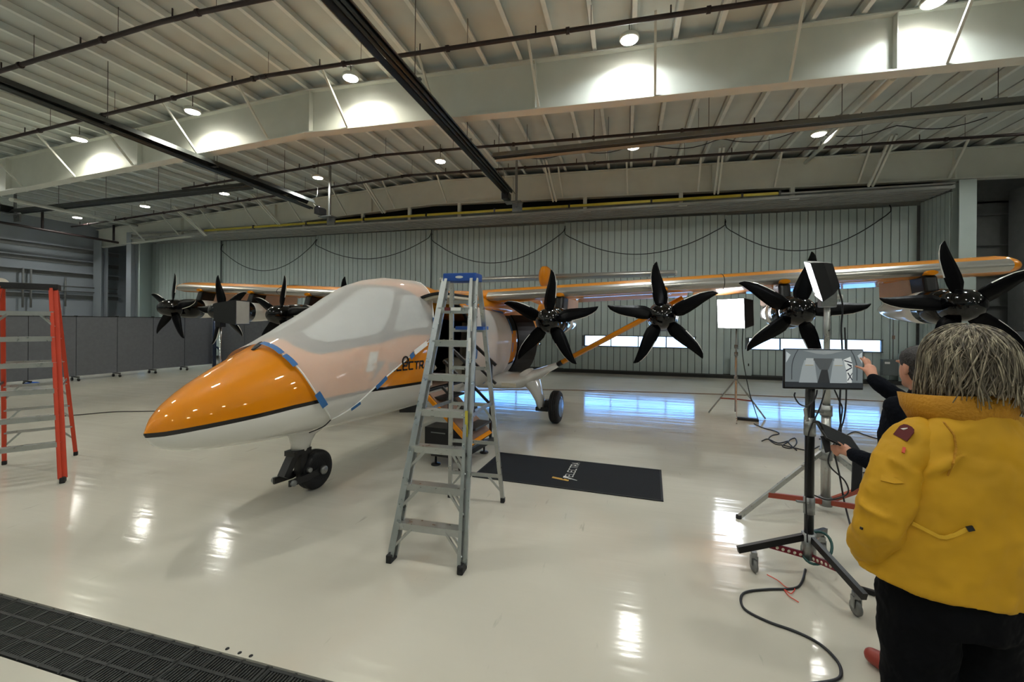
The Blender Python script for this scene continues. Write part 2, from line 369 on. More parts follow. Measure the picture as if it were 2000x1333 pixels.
def roof_beam(Y, depth, Ls, taper):
    def zb(x): return ztop(x)-depth+(taper*max(0, abs(x-RIDGE)-8))
    b = MB(); xs = [XL+.3, -16, -11, RIDGE, -1, 5, XR]
    for a, c in zip(xs, xs[1:]):
        for zf, th, w in ((lambda q: None, 0, 0),):
            b.add([(a, Y-.012, zb(a)), (c, Y-.012, zb(c)), (c, Y-.012, ztop(c)), (a, Y-.012, ztop(a)), (a, Y+.012, zb(a)), (c, Y+.012, zb(c)), (c, Y+.012, ztop(c)), (a, Y+.012, ztop(a))],
                  [(0, 1, 2, 3), (7, 6, 5, 4), (0, 4, 5, 1), (3, 2, 6, 7), (0, 3, 7, 4), (1, 5, 6, 2)])
    web = b.build('roof_beam', 'steel_white', ceil)
    for nm, f in (('top_flange', lambda q: ztop(q)-.012), ('bottom_flange', lambda q: zb(q))):
        b = MB()
        for a, c in zip(xs, xs[1:]): b.bar((a, Y, f(a)), (c, Y, f(c)), .25, .024, up=(0, 0, 1)) if False else b.add(
            [(q, Y+s*.125, f(q)+t) for q in (a, c) for s in (-1, 1) for t in (-.013, .013)], [(0, 1, 3, 2), (4, 6, 7, 5), (0, 4, 5, 1), (2, 3, 7, 6), (0, 2, 6, 4), (1, 5, 7, 3)])
        b.build(nm, 'steel_white', web)
    for q in Ls: MB().box((q, Y-.07, (ztop(q)+zb(q))/2), (.016, .12, ztop(q)-zb(q)-.02)).build('stiffener', 'steel_white', web)
    return web, zb
W1, ZB1 = roof_beam(8.15, .95, (-17.2, -12.1, -6.9, -1.75, 4.05), .006)
W2, ZB2 = roof_beam(14.5, .87, (-19, -14, -9.5, -3.9, 2.5, 8.6), .004)
for k in range(11):
    q = -16.5+2.118*k
    MB().bar((q, 8.03, ZB1(q)+.02), (q-.05, 7.2, roofz(q)-.2), .04, .04).build('fly_brace', 'steel_white', W1)
for k in range(15):
    q = -21.2+2.118*k
    MB().bar((q, 14.38, ZB2(q)+.02), (q-.05, 13.55, roofz(q)-.2), .045, .045).build('fly_brace', 'steel_white', W2)
for q in (-17.5, -8.9, -2.4, 2.6, 6.6, -13.6):
    for s in (-.05, .05): MB().bar((q+s, 14.3, ZB2(q)-.12), (q+s-.1, 13.0, roofz(q)-.25), .05, .07).build('sway_brace', 'steel_white', W2)
MB().tube(atY(1745, 152, 8.3), atY(1573, 318, 14.35), .05).build('strut_pipe', 'steel_white', W1)
MB().tube(atY(22, 390, 8.3), atY(267, 441, 14.35), .06).build('strut_pipe', 'steel_white', W1)
for q in (-20.5, -16.2, -12.6, -9.9, -7.9, -5.9, -1.4, 1.6, 4.7): MB().box((q, 14.45, (ZB2(q)+5.5)/2), (.12, .1, max(.06, ZB2(q)-5.5))).box((q+.09, 14.45, 5.52), (.2, .1, .05)).build('hanger', 'steel_white', W2)
# walls
struct(MB().box(((XL+XR)/2, YF-.1, 3.4), (XR-XL+.6, .2, 7.2)), 'wall_front', 'wall_grey')
wl = struct(MB().box((XL-.1, (YF+YB)/2, 3.2), (.2, YB-YF+.9, 6.8)), 'wall_left', 'wall_left')
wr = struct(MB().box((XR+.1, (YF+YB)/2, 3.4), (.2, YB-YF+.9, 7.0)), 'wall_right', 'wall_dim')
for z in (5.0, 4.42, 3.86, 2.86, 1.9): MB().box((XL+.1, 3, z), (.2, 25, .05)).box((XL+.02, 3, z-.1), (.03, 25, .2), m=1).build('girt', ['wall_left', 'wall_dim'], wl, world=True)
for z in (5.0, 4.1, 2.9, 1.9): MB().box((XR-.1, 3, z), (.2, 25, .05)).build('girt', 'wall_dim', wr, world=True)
for y, z0, z1 in ((11.9, 2.2, 3.85), (12.15, 2.2, 3.85), (13.3, 2.3, 3.6)): MB().tube((XL+.24, y, z0), (XL+.24, y, z1), .035).build('conduit', 'wall_dim', wl, world=True)
for z in (3.2, 2.98): MB().tube((XL+.26, 2, z), (XL+.26, 15.3, z), .03).build('conduit', 'wall_dim', wl, world=True)
# back wall pieces round the big sliding door
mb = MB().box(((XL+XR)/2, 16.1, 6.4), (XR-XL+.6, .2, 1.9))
mb.box((10.75, 16.1, 2.7), (4.6, .2, 5.6)).box((-23.4, 16.1, 2.7), (3.4, .2, 5.6)).box((-7.35, 15.86, .47), (32.7, .03, .86)).box((-7.35, 15.86, 3.4), (32.7, .03, 4.1))  # last two sheets are unseen, added behind the leaves to block leaking daylight
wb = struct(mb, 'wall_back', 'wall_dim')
for z in (5.1, 4.2, 3.3, 2.4): MB().box((10.9, 15.95, z), (3.6, .12, .05)).build('girt', 'wall_dim', wb, world=True)
for z in (5.0, 4.42, 3.86, 2.86): MB().box((-23.6, 15.95, z), (2, .12, .05)).build('girt', 'wall_left', wb, world=True)
for q in (9.75, 10.9): MB().box((q, 15.92, 2.7), (.08, .1, 5.4)).build('wall_post', 'wall_dim', wb, world=True)
MB().box((10.6, 15.1, 2.8), (.4, .5, 5.6)).build('wall_post', 'wall_dim', wb, world=True)
n = 0
for i, (cx, cy, w, m_) in enumerate(((-24.15, 14.5, .5, 'wall_left'), (-22.2, 14.55, .3, 'wall_left'), (8.86, 14.5, .38, 'wall_grey'))):
    H = 5.75 if i else 5.5
    c = MB().box((cx, cy-.13, H/2), (w, .03, H)).box((cx, cy+.13, H/2), (w, .03, H)).box((cx, cy, H/2), (.03, .26, H))
    struct(c, 'trim_%d' % (i+1), m_)
# ribbed return walls beside the door
for i, (xa, ya, xb, yb) in enumerate(((8.62, 14.62, 8.56, 15.75), (-22.0, 14.7, -22.6, 15.75))):
    b = MB(); d = V((xb-xa, yb-ya, 0)); k = 7
    for j in range(k):
        p0 = V((xa, ya, 0))+d*(j/k); p1 = V((xa, ya, 0))+d*((j+.86)/k)
        b.bar((p0+p1)/2+V((0, 0, .02)), (p0+p1)/2+V((0, 0, 5.5)), .03, (p1-p0).length, up=d)
    b.bar(V((xa, ya, .02))+d/2+V((.04, 0, 0)), V((xa, ya, 5.5))+d/2+V((.04, 0, 0)), .03, d.length, up=d)
    struct(b, 'trim_%d' % (4+i), 'wall_grey')
# soffit with door tracks, fascia and conductor bar
def zs(x): return 5.56-.008*max(0, RIDGE-x)
mb = MB()
X0, X1 = -22.0, 8.55
for k in range(7):
    y = 14.35+.19*k
    mb.add([(q, y+s*.05, zs(q)+t) for q in (X0, X1) for s in (-1, 1) for t in (-.035, .035)], [(0, 1, 3, 2), (4, 6, 7, 5), (0, 4, 5, 1), (2, 3, 7, 6), (0, 2, 6, 4), (1, 5, 7, 3)])
mb.box(((X0+X1)/2, 15.0, 5.66), (X1-X0, 1.4, .04))
so = struct(mb, 'trim_6', 'soffit')
struct(MB().box(((X0+X1)/2, 15.88, 5.5), (X1-X0+.6, .04, .55)), 'trim_7', 'soffit')
struct(MB().box(((X0+X1)/2, 15.2, 6.05), (X1-X0, .04, .75)), 'trim_8', 'dark_gap')  # dark sheet stands in for the shade inside the gap above the tracks
yb = thing('conductor_bar', 'long yellow conductor bar above the sliding doors under far roof beam', 'conductor bar', (-7, 14.22, 5.6))
xa = -17.5
while xa < 4.0:
    xe = min(xa+2.6, 4.3); b = MB().bar((xa, 14.22, zs(xa)+.09), (xe-.03, 14.22, zs(xe)+.09), .05, .075); b.build('bar_segment', 'yellow_bar', yb, world=True)
    MB().box((xe, 14.22, zs(xe)+.1), (.06, .08, .13)).build('clip', 'black_metal', yb, world=True); xa = xe
# sliding door leaves
EDG = [-23.55, -18.23, -12.91, -7.59, -2.24, 3.12, 8.48]
SW = 5.34/24
strips = {}
def strip(h):
    if h not in strips:
        b = MB().box((0, 0, 0), (SW-.022, .03, h)); bb = b
        strips[h] = bb
    return strips[h]
stripobj = {}
wn = 0
for i, x0 in enumerate(EDG[:-1]):
    y = YB+(.14 if i % 2 else 0); zb, zt, wa, wz0, wz1 = .05, 5.42, .76, .94, 1.32; wbx = 4.46
    b = MB(); cyy = y+.045
    b.box((x0+wa/2, cyy, (zb+zt)/2), (wa, .05, zt-zb)).box((x0+(wbx+5.34)/2, cyy, (zb+zt)/2), (5.34-wbx, .05, zt-zb))
    b.box((x0+(wa+wbx)/2, cyy, (zb+wz0)/2), (wbx-wa, .05, wz0-zb)).box((x0+(wa+wbx)/2, cyy, (wz1+zt)/2), (wbx-wa, .05, zt-wz1))
    leaf = struct(b, 'door_%d' % (i+1), 'panel_grey', origin=(x0, y, 0))
    for k in range(24):
        xc = (k+.5)*SW; inside = wa-.02 < xc < wbx+.02
        for (a, c) in (((zb, wz0), (wz1, zt)) if inside else ((zb, zt),)):
            h = round(c-a, 3)
            if h not in stripobj:
                o = strip(h).build('wall_panel', 'wall_grey', leaf); stripobj[h] = o
            else: o = inst(stripobj[h], leaf)
            o.location = (xc, 0, (a+c)/2)
    # edge post
    MB().box((.03, -.02, (zb+zt)/2), (.06, .05, zt-zb)).build('edge_post', 'wall_grey', leaf)
    fr = MB()
    for zz in (wz0, wz1): fr.box(((wa+wbx)/2, .0, zz), (wbx-wa+.06, .07, .035))
    for k in range(5): fr.box((wa+(wbx-wa)*k/4, .0, (wz0+wz1)/2), (.035, .07, wz1-wz0))
    f = fr.build('window_frame', 'panel_grey', leaf)
    for k in range(4): MB().box((wa+(wbx-wa)*(k+.5)/4, .02, (wz0+wz1)/2), ((wbx-wa)/4-.03, .008, wz1-wz0-.03)).build('pane', 'window_glass', leaf)
struct(MB().box(((X0+X1)/2, 15.5, .05), (X1-X0+1, .5, .1)), 'baseboard_back', 'dark_gap')
sb = MB()
for e in EDG: sb.box((e, 15.83, 1.13), (1.3, .02, .56))
struct(sb, 'trim_10', 'wall_dim')  # unseen strips added behind the leaf joints to block stray daylight
# pass door outlines, boxes on the door
def on_leaf(x0, y0, x1, y1, Y=15.5): return atY(x0, y0, Y), atY(x1, y1, Y)
pd = MB().box((3.6, 15.47, .52), (.62, .03, .85)).box((3.82, 15.45, .45), (.03, .03, .08), m=1); pdo = tag(pd.build('hatch_panel', ['wall_grey', 'dark_gap']), 'low grey hatch panel in sliding door behind the light tripod', 'hatch')
pd = MB().box((8.17, 15.47, .5), (.55, .03, .86)).box((7.97, 15.45, .6), (.03, .03, .08), m=1); tag(pd.build('hatch_panel', ['wall_grey', 'dark_gap']), 'low grey hatch panel beside the electrical box on the sliding door', 'hatch')
eb = thing('electrical_box', 'grey electrical box with white label low on the sliding door', 'electrical box', (7.63, 15.4, .27))
MB().box((0, 0, .24), (.4, .14, .48)).build('cabinet', 'panel_grey', eb); MB().box((0, -.075, .24), (.37, .01, .44)).build('lid', 'panel_grey', eb); MB().box((-.09, -.083, .38), (.13, .004, .06)).build('label_plate', 'white_paper', eb)
MB().tube((.1, .02, .48), (.1, .02, 2.6), .015).build('conduit', 'wall_dim', eb)
MB().box((.06, -.08, 1.15), (.05, .05, .11)).build('switch_box', 'brown_panel', eb)
# festoon cables hung along the leaves
fs_lbl = ['leftmost black cable swag on the sliding doors, above the far left propellers', 'black cable swag on the sliding doors above the canopy cover', 'black cable swag on the sliding doors above the silver ladder',
          'black cable swag on the sliding doors left of the panel light', 'rightmost black cable swag on the sliding doors above the panel light']
pts = [((431, 487), (512, 529), (612, 477)), ((616, 478), (715, 506), (838, 464)), ((842, 468), (955, 514), (1101, 452)), ((1104, 458), (1240, 497), (1416, 440)), ((1419, 445), (1550, 490), (1740, 413))]
for (a, b, c), lb in zip(pts, fs_lbl):
    A, B, C_ = (atY(*q, 15.36) for q in (a, b, c)); P = []
    for k in range(17):
        t = k/16; x = A.x+(C_.x-A.x)*t; tb = (B.x-A.x)/(C_.x-A.x); base = A.z+(C_.z-A.z)*t; dm = B.z-(A.z+(C_.z-A.z)*tb)
        P.append(V((x, 15.36, base+dm*(t*(1-t))/(tb*(1-tb)))))
    P = [A+V((-.02, .13, .25))]+P+[C_+V((.03, .13, .22))]
    tag(MB().path(P, .014, 6, sub=2).build('festoon_cable', 'cable_black'), lb, 'cable', 'cables hung along the sliding doors')
# outside: apron and far building seen through the window bands
struct(MB().box((0, 96, -.15), (300, 160, .1)), 'trim_9', 'concrete')
fb = thing('far_building', 'pale building outside, seen through the door windows', 'building', (8, 60, -.1))
MB().box((0, 4, 2.4), (60, 8, 4.8)).build('wall', 'far_white', fb)
for k in range(14): MB().box((-28+k*4.2, -.03, .95), (2.9, .06, .28)).build('window_strip', 'far_blue', fb)
# ------------------------------------------------------------------ ceiling lamps
def lamp(loc, label, group=None, power=1.0, colr=(.99, 1, .925)):
    t = thing('ceiling_light', label, 'ceiling light', loc, 0, group)
    MB().lathe([(.05, .1), (.16, .06), (.17, 0), (.15, -.01)], (0, 0, 0), (0, 0, 1), 16).build('housing', 'steel_white', t)
    MB().lathe([(.0, -.03), (.14, -.022), (.145, -.005)], (0, 0, 0), (0, 0, 1), 16).build('lens', 'led_glow', t)
    MB().tube((0, 0, .1), (0, 0, .5), .008, n=6).build('stem', 'pipe_dark', t)
    ld = bpy.data.lights.new('led', 'AREA'); ld.shape = 'DISK'; ld.size = .3; ld.energy = LED_W*power; ld.color = colr; ld.spread = R_(150)
    lo = bpy.data.objects.new('led', ld); col.objects.link(lo); lo.parent = t; lo.location = (0, 0, -.05)
nm = ['leftmost', 'second from left', 'third from left', 'fourth from left', 'rightmost']
for (px, py, z), q in zip(((155, 272, 6.36), (376, 218, 6.56), (685, 152, 6.76), (1229, 77, 6.7), (1825, 3, 6.58)), nm):
    p = gnd(px, py, z); lamp(p, '%s lit ceiling light in the row before the near roof beam' % q, 'LED lights before the near beam', colr=(1, .97, .8) if p.x < -3 else (.9, .98, 1))
nm = ['leftmost', 'second from left', 'third from left', 'fourth from left', 'middle, right of the centre heater tube\'s left side', 'second from right', 'rightmost']
nm[4] = 'fifth from left'
for (px, py, z), q in zip(((151, 425, 5.95), (283, 403, 6.05), (438, 378, 6.2), (621, 347, 6.35), (860, 315, 6.5), (1237, 288, 6.45), (1599, 262, 6.4)), nm):
    p = gnd(px, py, z); lamp(p, '%s lit ceiling light in the row before the far roof beam' % q, 'LED lights before the far beam', colr=(.99, 1, .925))
for y in (2.6, -2.0, -6.6):
    for xq in (-18.8, -14, -9.5, -5.0, 0, 4.3, 9.2):
        lamp((xq, y, roofz(xq)-.55), 'lit ceiling light overhead and behind the photographer, out of the picture', 'LED lights behind the photographer')
lamp((9.2, 7.4, 6.4), 'lit ceiling light beyond the right edge of the picture', None); lamp((9.2, 12, 6.4), 'lit ceiling light in the far right corner of the hangar', None); lamp((-18.8, 7.4, 6.1), 'lit ceiling light beyond the left edge of the picture', None)
# ------------------------------------------------------------------ tube heaters
def heater(p0, p1, label, light=False, burner=None):
    p0, p1 = V(p0), V(p1); t = thing('tube_heater', label, 'tube heater', p0); d = (p1-p0).normalized(); a = V((0, 0, 1)).cross(d).normalized()
    hood = [(-.17, -.05), (-.09, .07), (.09, .07), (.17, -.05), (.155, -.05), (.08, .055), (-.08, .055), (-.155, -.05)]
    MB().prism(hood, p0, a, (0, 0, 1), -(p1-p0).length if a.cross(V((0, 0, 1))).dot(d) < 0 else (p1-p0).length).build('reflector_hood', 'heater_light' if light else 'heater_dark', t, world=True)
    for s in (-.045, .045): MB().tube(p0+a*s, p1+a*s, .035, n=10).build('tube', 'heater_dark', t, world=True)
    k = int((p1-p0).length/2.4)
    for i in range(1, k+1):
        q = p0.lerp(p1, i/(k+.5)); MB().tube(q+V((0, 0, .06)), V((q.x, q.y, roofz(q.x)-.02)), .006, n=5).build('hanger_rod', 'pipe_dark', t, world=True)
        MB().box(q+V((0, 0, .08)), (.22, .05, .03)).build('bracket', 'heater_light', t, world=True)
    if burner:
        q = V(burner); MB().box(q, (.2, .34, .2)).build('burner_box', 'black_metal', t, world=True)
        MB().tube(q+V((0, -.16, .06)), q+V((0, .16, .06)), .1, n=14).build('fan_housing', 'black_satin', t, world=True)
        MB().box(q+V((.2, .1, -.16)), (.5, .3, .03)).box(q+V((.3, .15, -.3)), (.3, .05, .25)).build('bracket', 'galv', t, world=True)
        MB().bar((q.x+.28, q.y+.1, q.z-.3), (q.x+.28, q.y+.1, roofz(q.x)-.1), .06, .06).build('post', 'galv', t, world=True)
        MB().path([q+V((-.1, 0, .1)), q+V((-.25, -.1, .35)), q+V((-.05, -.1, .5)), q+V((-.12, 0, .9))], .008, 5).build('gas_hose', 'heater_light', t, world=True)
heater((-3.3, 1.5, 5.58), (-3.36, 12.1, 5.6), 'dark tube heater running deep beneath the roof, right of the canopy', burner=(-3.5, 12.2, 5.5))
heater((-9.86, 1.5, 5.62), (-9.95, 11.7, 5.42), 'dark tube heater at left pointing deep toward the sliding doors', burner=(-9.8, 11.95, 5.36))
heater((-3.0, 9.4, 5.58), (9.5, 9.15, 5.6), 'pale tube heater across the right half of the far roof bay', True)
heater((-21.2, 10.15, 5.58), (-10.4, 9.75, 5.6), 'dark tube heater across the left part of the far roof bay', burner=(-21.4, 10.0, 5.62))
# ------------------------------------------------------------------ sprinkler pipes
def pipe(Y, xa, xb, drop, label, hang=2.1):
    t = thing('sprinkler_pipe', label, 'sprinkler pipe', (RIDGE, Y, roofz(RIDGE)-drop)); xs = [xa, RIDGE-1.5, RIDGE, RIDGE+1.5, xb] if xa < RIDGE-2 else [xa, xb]
    MB().path([(q, Y, (roofz(q) if abs(q-RIDGE) > .1 else roofz(q)-.02)-drop) for q in xs], .038, 8, sub=6).build('pipe_run', 'pipe_dark', t, world=True)
    q = xa+.5
    while q < xb:
        MB().tube((q, Y, roofz(q)-drop), (q, Y, roofz(q)-drop+.16), .012, n=6).build('sprinkler_head', 'pipe_dark', t, world=True)
        MB().tube((q+.9, Y, roofz(q+.9)-drop), (q+.9, Y, roofz(q+.9)-.05), .005, n=4).build('hanger_rod', 'pipe_dark', t, world=True)
        MB().tube((q+.5, Y, roofz(q+.5)-drop), (q+.56, Y, roofz(q+.5)-drop), .055, n=8).build('coupling', 'pipe_dark', t, world=True); q += hang
pipe(5.2, -16, 3, .52, 'nearest dark sprinkler pipe crossing the upper left corner')
pipe(6.9, -23, 10, .52, 'dark sprinkler pipe just before the near roof beam')
pipe(11.0, -14.5, 12, .55, 'dark sprinkler pipe in the far bay nearer the lights')
pipe(12.75, -23, 12, .55, 'dark sprinkler pipe closest to the far roof beam')
t = thing('wall_pipe', 'dark pipe run along the left wall below the roof', 'pipe', (-23.6, 10, 5.3))
MB().path([(-23.0, 4, 5.42), (-23.0, 10, 5.4), (-23.0, 15.2, 5.3)], .05, 8).build('pipe_run', 'pipe_dark', t, world=True)
for y in (11.8, 14.3): MB().tube((-23.0, y, 5.38), (-23.0, y, 6.1), .045, n=8).build('riser', 'pipe_dark', t, world=True)
# wire festoons under the far roof bay
for k, xq in enumerate((-3.2, 0.6, 4.4)):
    P = [V((xq+3.4*j/10, 12.1, roofz(xq)-.42-.16*math.sin(math.pi*((j/10*2) % 1.0)))) for j in range(11)]
    tag(MB().path(P, .012, 5, sub=2).build('light_wire', 'cable_black'), ('left', 'middle', 'right')[k]+' one of three dark light wires strung before the far roof beam', 'wire', 'light wires in the far roof bay')
# @@PART3
# ================================================================== AIRCRAFT (local frame: x port, y aft, z up)
AC = thing('propeller_aircraft', 'orange and white eight-propeller airplane with high wing parked in the hangar', 'airplane', (-3.0075, 6.4358, 0), R_(-4.562))
ST = [(-4.175, .955, .975, .006, .965), (-4.145, .905, 1.025, .045, .965), (-4.10, .855, 1.085, .105, .968), (-3.90, .776, 1.234, .262, .985), (-3.60, .734, 1.382, .417, 1.02), (-3.30, .703, 1.513, .530, 1.07), (-2.90, .677, 1.689, .634, 1.14),
      (-2.50, .653, 1.886, .704, 1.22), (-2.15, .634, 2.083, .744, 1.28), (-1.80, .614, 2.250, .770, 1.33), (-1.40, .601, 2.330, .782, 1.37), (-1.00, .589, 2.344, .789, 1.40), (-.70, .58, 2.325, .792, 1.40), (-.35, .577, 2.255, .795, 1.40),
      (0, .57, 2.22, .797, 1.40), (1.0, .565, 2.2, .80, 1.40), (2.0, .575, 2.2, .79, 1.42), (3.0, .66, 2.19, .74, 1.46), (4.0, .86, 2.17, .63, 1.55), (5.0, 1.12, 2.13, .47, 1.66), (6.0, 1.40, 2.12, .31, 1.80), (7.0, 1.66, 2.12, .17, 1.92), (7.9, 1.86, 2.08, .05, 1.99)]
EXPO = .92
def _pchip():
    xs = [r[0] for r in ST]; n = len(xs); res = []
    for c in range(1, 5):
        v = [r[c] for r in ST]; h = [xs[i+1]-xs[i] for i in range(n-1)]; d = [(v[i+1]-v[i])/h[i] for i in range(n-1)]; m = [0.0]*n; m[0] = d[0]; m[-1] = d[-1]
        for i in range(1, n-1):
            if d[i-1]*d[i] > 0: w1 = 2*h[i]+h[i-1]; w2 = h[i]+2*h[i-1]; m[i] = (w1+w2)/(w1/d[i-1]+w2/d[i])
        res.append((v, h, m))
    return xs, res
_PX, _PR = _pchip()
def sect(y):
    y = min(max(y, _PX[0]), _PX[-1]); i = 0
    while i < len(_PX)-2 and y > _PX[i+1]: i += 1
    out = []
    for v, h, m in _PR:
        t = (y-_PX[i])/h[i]; out.append((2*t**3-3*t*t+1)*v[i]+(t**3-2*t*t+t)*h[i]*m[i]+(-2*t**3+3*t*t)*v[i+1]+(t**3-t*t)*h[i]*m[i+1])
    return out
def hull(y, tdeg, off=0.0):
    zb, zt, w, zm = sect(y); t = R_(tdeg); c, s = math.cos(t), math.sin(t)
    p = V((w*math.copysign(abs(c)**EXPO, c), y, zm+((zt-zm) if s >= 0 else (zm-zb))*math.copysign(abs(s)**EXPO, s)))
    if off:
        e = .02; a = hull(y, tdeg+1.5)-hull(y, tdeg-1.5); b = hull(y+e, tdeg)-hull(y-e, tdeg); n = a.cross(b)
        if n.dot(V((c, 0, s))) < 0: n = -n
        p = p+n.normalized()*off
    return p
def tz(y, z):
    zb, zt, w, zm = sect(y); q = (z-zm)/((zt-zm) if z >= zm else (zm-zb)); q = max(-1, min(1, q))
    return math.degrees(math.asin(math.copysign(abs(q)**(1/EXPO), q)))
# skin with the cabin door opening cut out
DY0, DY1, DT0, DT1 = -1.43, -.30, -38.0, 47.0
ys = sorted(set([-4.175, -4.165, -4.15, -4.13, -4.1, -4.05, DY0, DY1]+[round(-4.0+.1*k, 3) for k in range(120) if -4.0+.1*k < 7.9]+[7.9]))
ts = sorted(set([DT0, DT1]+[k*5.0-90 for k in range(72)]))
def skin(off, inward=False, y0=-9, y1=9, tt=None):
    b = MB(); yy = [y for y in ys if y0 <= y <= y1]; T = ts; n = len(T)
    vs = [hull(y, t, off) if off else hull(y, t) for y in yy for t in T]; fs = []
    for i in range(len(yy)-1):
        for j in range(n):
            ym = (yy[i]+yy[i+1])/2; tm = (T[j]+(T[(j+1) % n] if j < n-1 else 270))/2
            if DY0 < ym < DY1 and DT0 < tm < DT1: continue
            q = (i*n+j, i*n+(j+1) % n, (i+1)*n+(j+1) % n, (i+1)*n+j); fs.append(q if not inward else q[::-1])
    b.add(vs, fs, 0, True)
    if not inward:
        b.f.append([j for j in range(n)]); b.m.append(0); b.sm.append(False); L = (len(yy)-1)*n; b.f.append([L+j for j in range(n-1, -1, -1)]); b.m.append(0); b.sm.append(False)
    return b
fus = skin(0).build('fuselage', 'hull_paint', AC)
skin(-.05, True, -2.6, 2.6).build('cabin_liner', 'window_dark', fus)
# door frame rim
rim = [(DY0, t) for t in range(int(DT0), int(DT1)+1, 5)]+[(DY0+k*.1, DT1) for k in range(12)]+[(DY1, t) for t in range(int(DT1), int(DT0)-1, -5)]+[(DY1-k*.1, DT0) for k in range(12)]
MB().path([hull(y, t, -.012) for y, t in rim+rim[:1]], .022, 6, sub=1).build('door_frame', 'black_satin', fus)
MB().box((0, -.4, .84), (1.02, 2.4, .04)).build('cabin_floor', 'brown_panel', fus)
for q in (-.95, .35):
    st = MB(); st.chain([(.22, q-.2, 1.12), (.22, q+.22, 1.12)], [(.2, .07), (.2, .07)]); st.chain([(.22, q+.26, 1.15), (.22, q+.34, 1.75)], [(.07, .2), (.06, .18)]); st.box((.22, q, .98), (.3, .35, .22))
    st.build('cabin_seat', 'cream', fus)
def cdt_patch(poly, off, name, mats, parent, step=(.09, 6.0), mapper=None):
    bd = []
    for (a, b) in zip(poly, poly[1:]+poly[:1]):
        k = max(1, int(max(abs(b[0]-a[0])/step[0], abs(b[1]-a[1])/step[1])+.99))
        bd += [V((a[0]+(b[0]-a[0])*i/k, (a[1]+(b[1]-a[1])*i/k)/60)) for i in range(k)]
    inn = []; y0, y1 = min(p.x for p in bd), max(p.x for p in bd); t0, t1 = min(p.y for p in bd), max(p.y for p in bd)
    y = y0+step[0]/2
    while y < y1:
        t = t0+step[1]/120
        while t < t1: inn.append(V((y, t))); t += step[1]/60
        y += step[0]
    n = len(bd); r = geometry.delaunay_2d_cdt(bd+inn, [(i, (i+1) % n) for i in range(n)], [], 1, 1e-5)
    f = mapper or (lambda a, b: hull(a, b, off))
    vs = [f(p.x, p.y*60) for p in r[0]]; fs = []
    for q in r[2]:
        p = [vs[i] for i in q]; nn = (p[1]-p[0]).cross(p[2]-p[0]); c = (p[0]+p[1]+p[2])/3; out = V((c.x, 0, c.z-1.4))
        fs.append(tuple(q) if nn.dot(out) >= 0 else tuple(q)[::-1])
    return MB().add(vs, fs, 0, True).build(name, mats, parent)
mir = lambda P: [(y, 180-t) for y, t in P][::-1]
low = [(-3.06, 90), (-3.11, 65), (-3.08, 51), (-3.01, 41), (-2.85, 36), (-2.38, 24), (-1.51, 14), (-1.44, 13)]
top = [(-1.44, 47), (-1.51, 56), (-1.79, 76), (-1.86, 90)]
cdt_patch(low+top[:1]+top[1:]+mir(top)[1:]+mir(low)[:-1], .004, 'canopy_surround', 'window_dark', fus)
pane1 = [(-2.92, 78), (-2.95, 62), (-2.88, 50), (-2.72, 43), (-2.58, 38), (-2.36, 32.5), (-2.27, 33), (-1.92, 50), (-1.76, 60), (-1.78, 65), (-1.9, 76), (-1.99, 84), (-2.06, 84)]
pane2 = [(-1.67, 53), (-1.49, 50.5), (-1.46, 46), (-1.46, 40), (-1.47, 30), (-1.50, 21.5), (-1.56, 20), (-2.05, 24.5), (-2.12, 29), (-2.04, 35), (-1.77, 50)]
for P in (pane1, pane2):
    for Q in (P, mir(P)): cdt_patch(Q, .008, 'window_pane', 'pane_lit', fus)
win = [(-.25, 13), (-.25, 40), (2.2, 36), (2.5, 25), (2.3, 14)]
for Q in (win, mir(win)): cdt_patch(Q, .004, 'cabin_window', 'window_dark', fus)
# nose antenna / pitot cover
MB().chain([hull(-3.30, 92, .008), hull(-3.25, 92, .02), hull(-3.2, 92, .03)], [(.02, .006), (.032, .012), (.024, .009)]).build('nose_fairing', 'black_satin', fus)
# wordmark and bolt emblem painted on the hull
GL = {'E': [((0, 0), (0, 1)), ((0, 1), (.8, 1)), ((0, .52), (.72, .52)), ((0, 0), (.8, 0))], 'L': [((0, 1), (0, 0)), ((0, 0), (.8, 0))], 'C': [((.8, 1), (.12, 1)), ((.12, 1), (0, .88)), ((0, .88), (0, .12)), ((0, .12), (.12, 0)), ((.12, 0), (.8, 0))],
      'T': [((0, 1), (.9, 1)), ((.45, 1), (.45, 0))], 'R': [((0, 0), (0, 1)), ((0, 1), (.7, 1)), ((.7, 1), (.8, .9)), ((.8, .9), (.8, .52)), ((.8, .52), (.7, .42)), ((.7, .42), (0, .42)), ((.4, .42), (.82, 0))], 'A': [((0, 0), (.42, 1)), ((.42, 1), (.88, 0)), ((.16, .3), (.72, .3))]}
def word(text, place, wid=.17):
    out = []; x = 0
    for ch in text:
        b = MB()
        for (p, q) in GL[ch]:
            p, q = V((*p, 0)), V((*q, 0)); d = (q-p).normalized(); nn = V((-d.y, d.x, 0))*wid/2; p = p-d*wid*.5; q = q+d*wid*.5; k = 4; vs = []
            for i in range(k+1):
                c = p.lerp(q, i/k); vs += [place(x+c.x+nn.x, c.y+nn.y), place(x+c.x-nn.x, c.y-nn.y)]
            b.add(vs, [(2*i, 2*i+1, 2*i+3, 2*i+2) for i in range(k)])
        out.append((ch, b)); x += 1.22
    return out
def on_hull(y, z, off=.005): return hull(y, tz(y, z), off)
for ch, b in word('ELECTRA', lambda u, v: on_hull(-2.285+u*.0865, 1.252-.0016*u*2+v*.082), .22): b.build('letter_'+ch.lower(), 'window_dark', fus)
px = lambda P, sx, sz, y0, z0: [(y0+a*sx, z0+b*sz) for a, b in P]
blk = [(.45, 1), (1, 1), (.72, .43), (.38, .34), (.7, .28), (.63, .17), (.45, .1), (.55, .02), (.05, 0), (0, .05)]
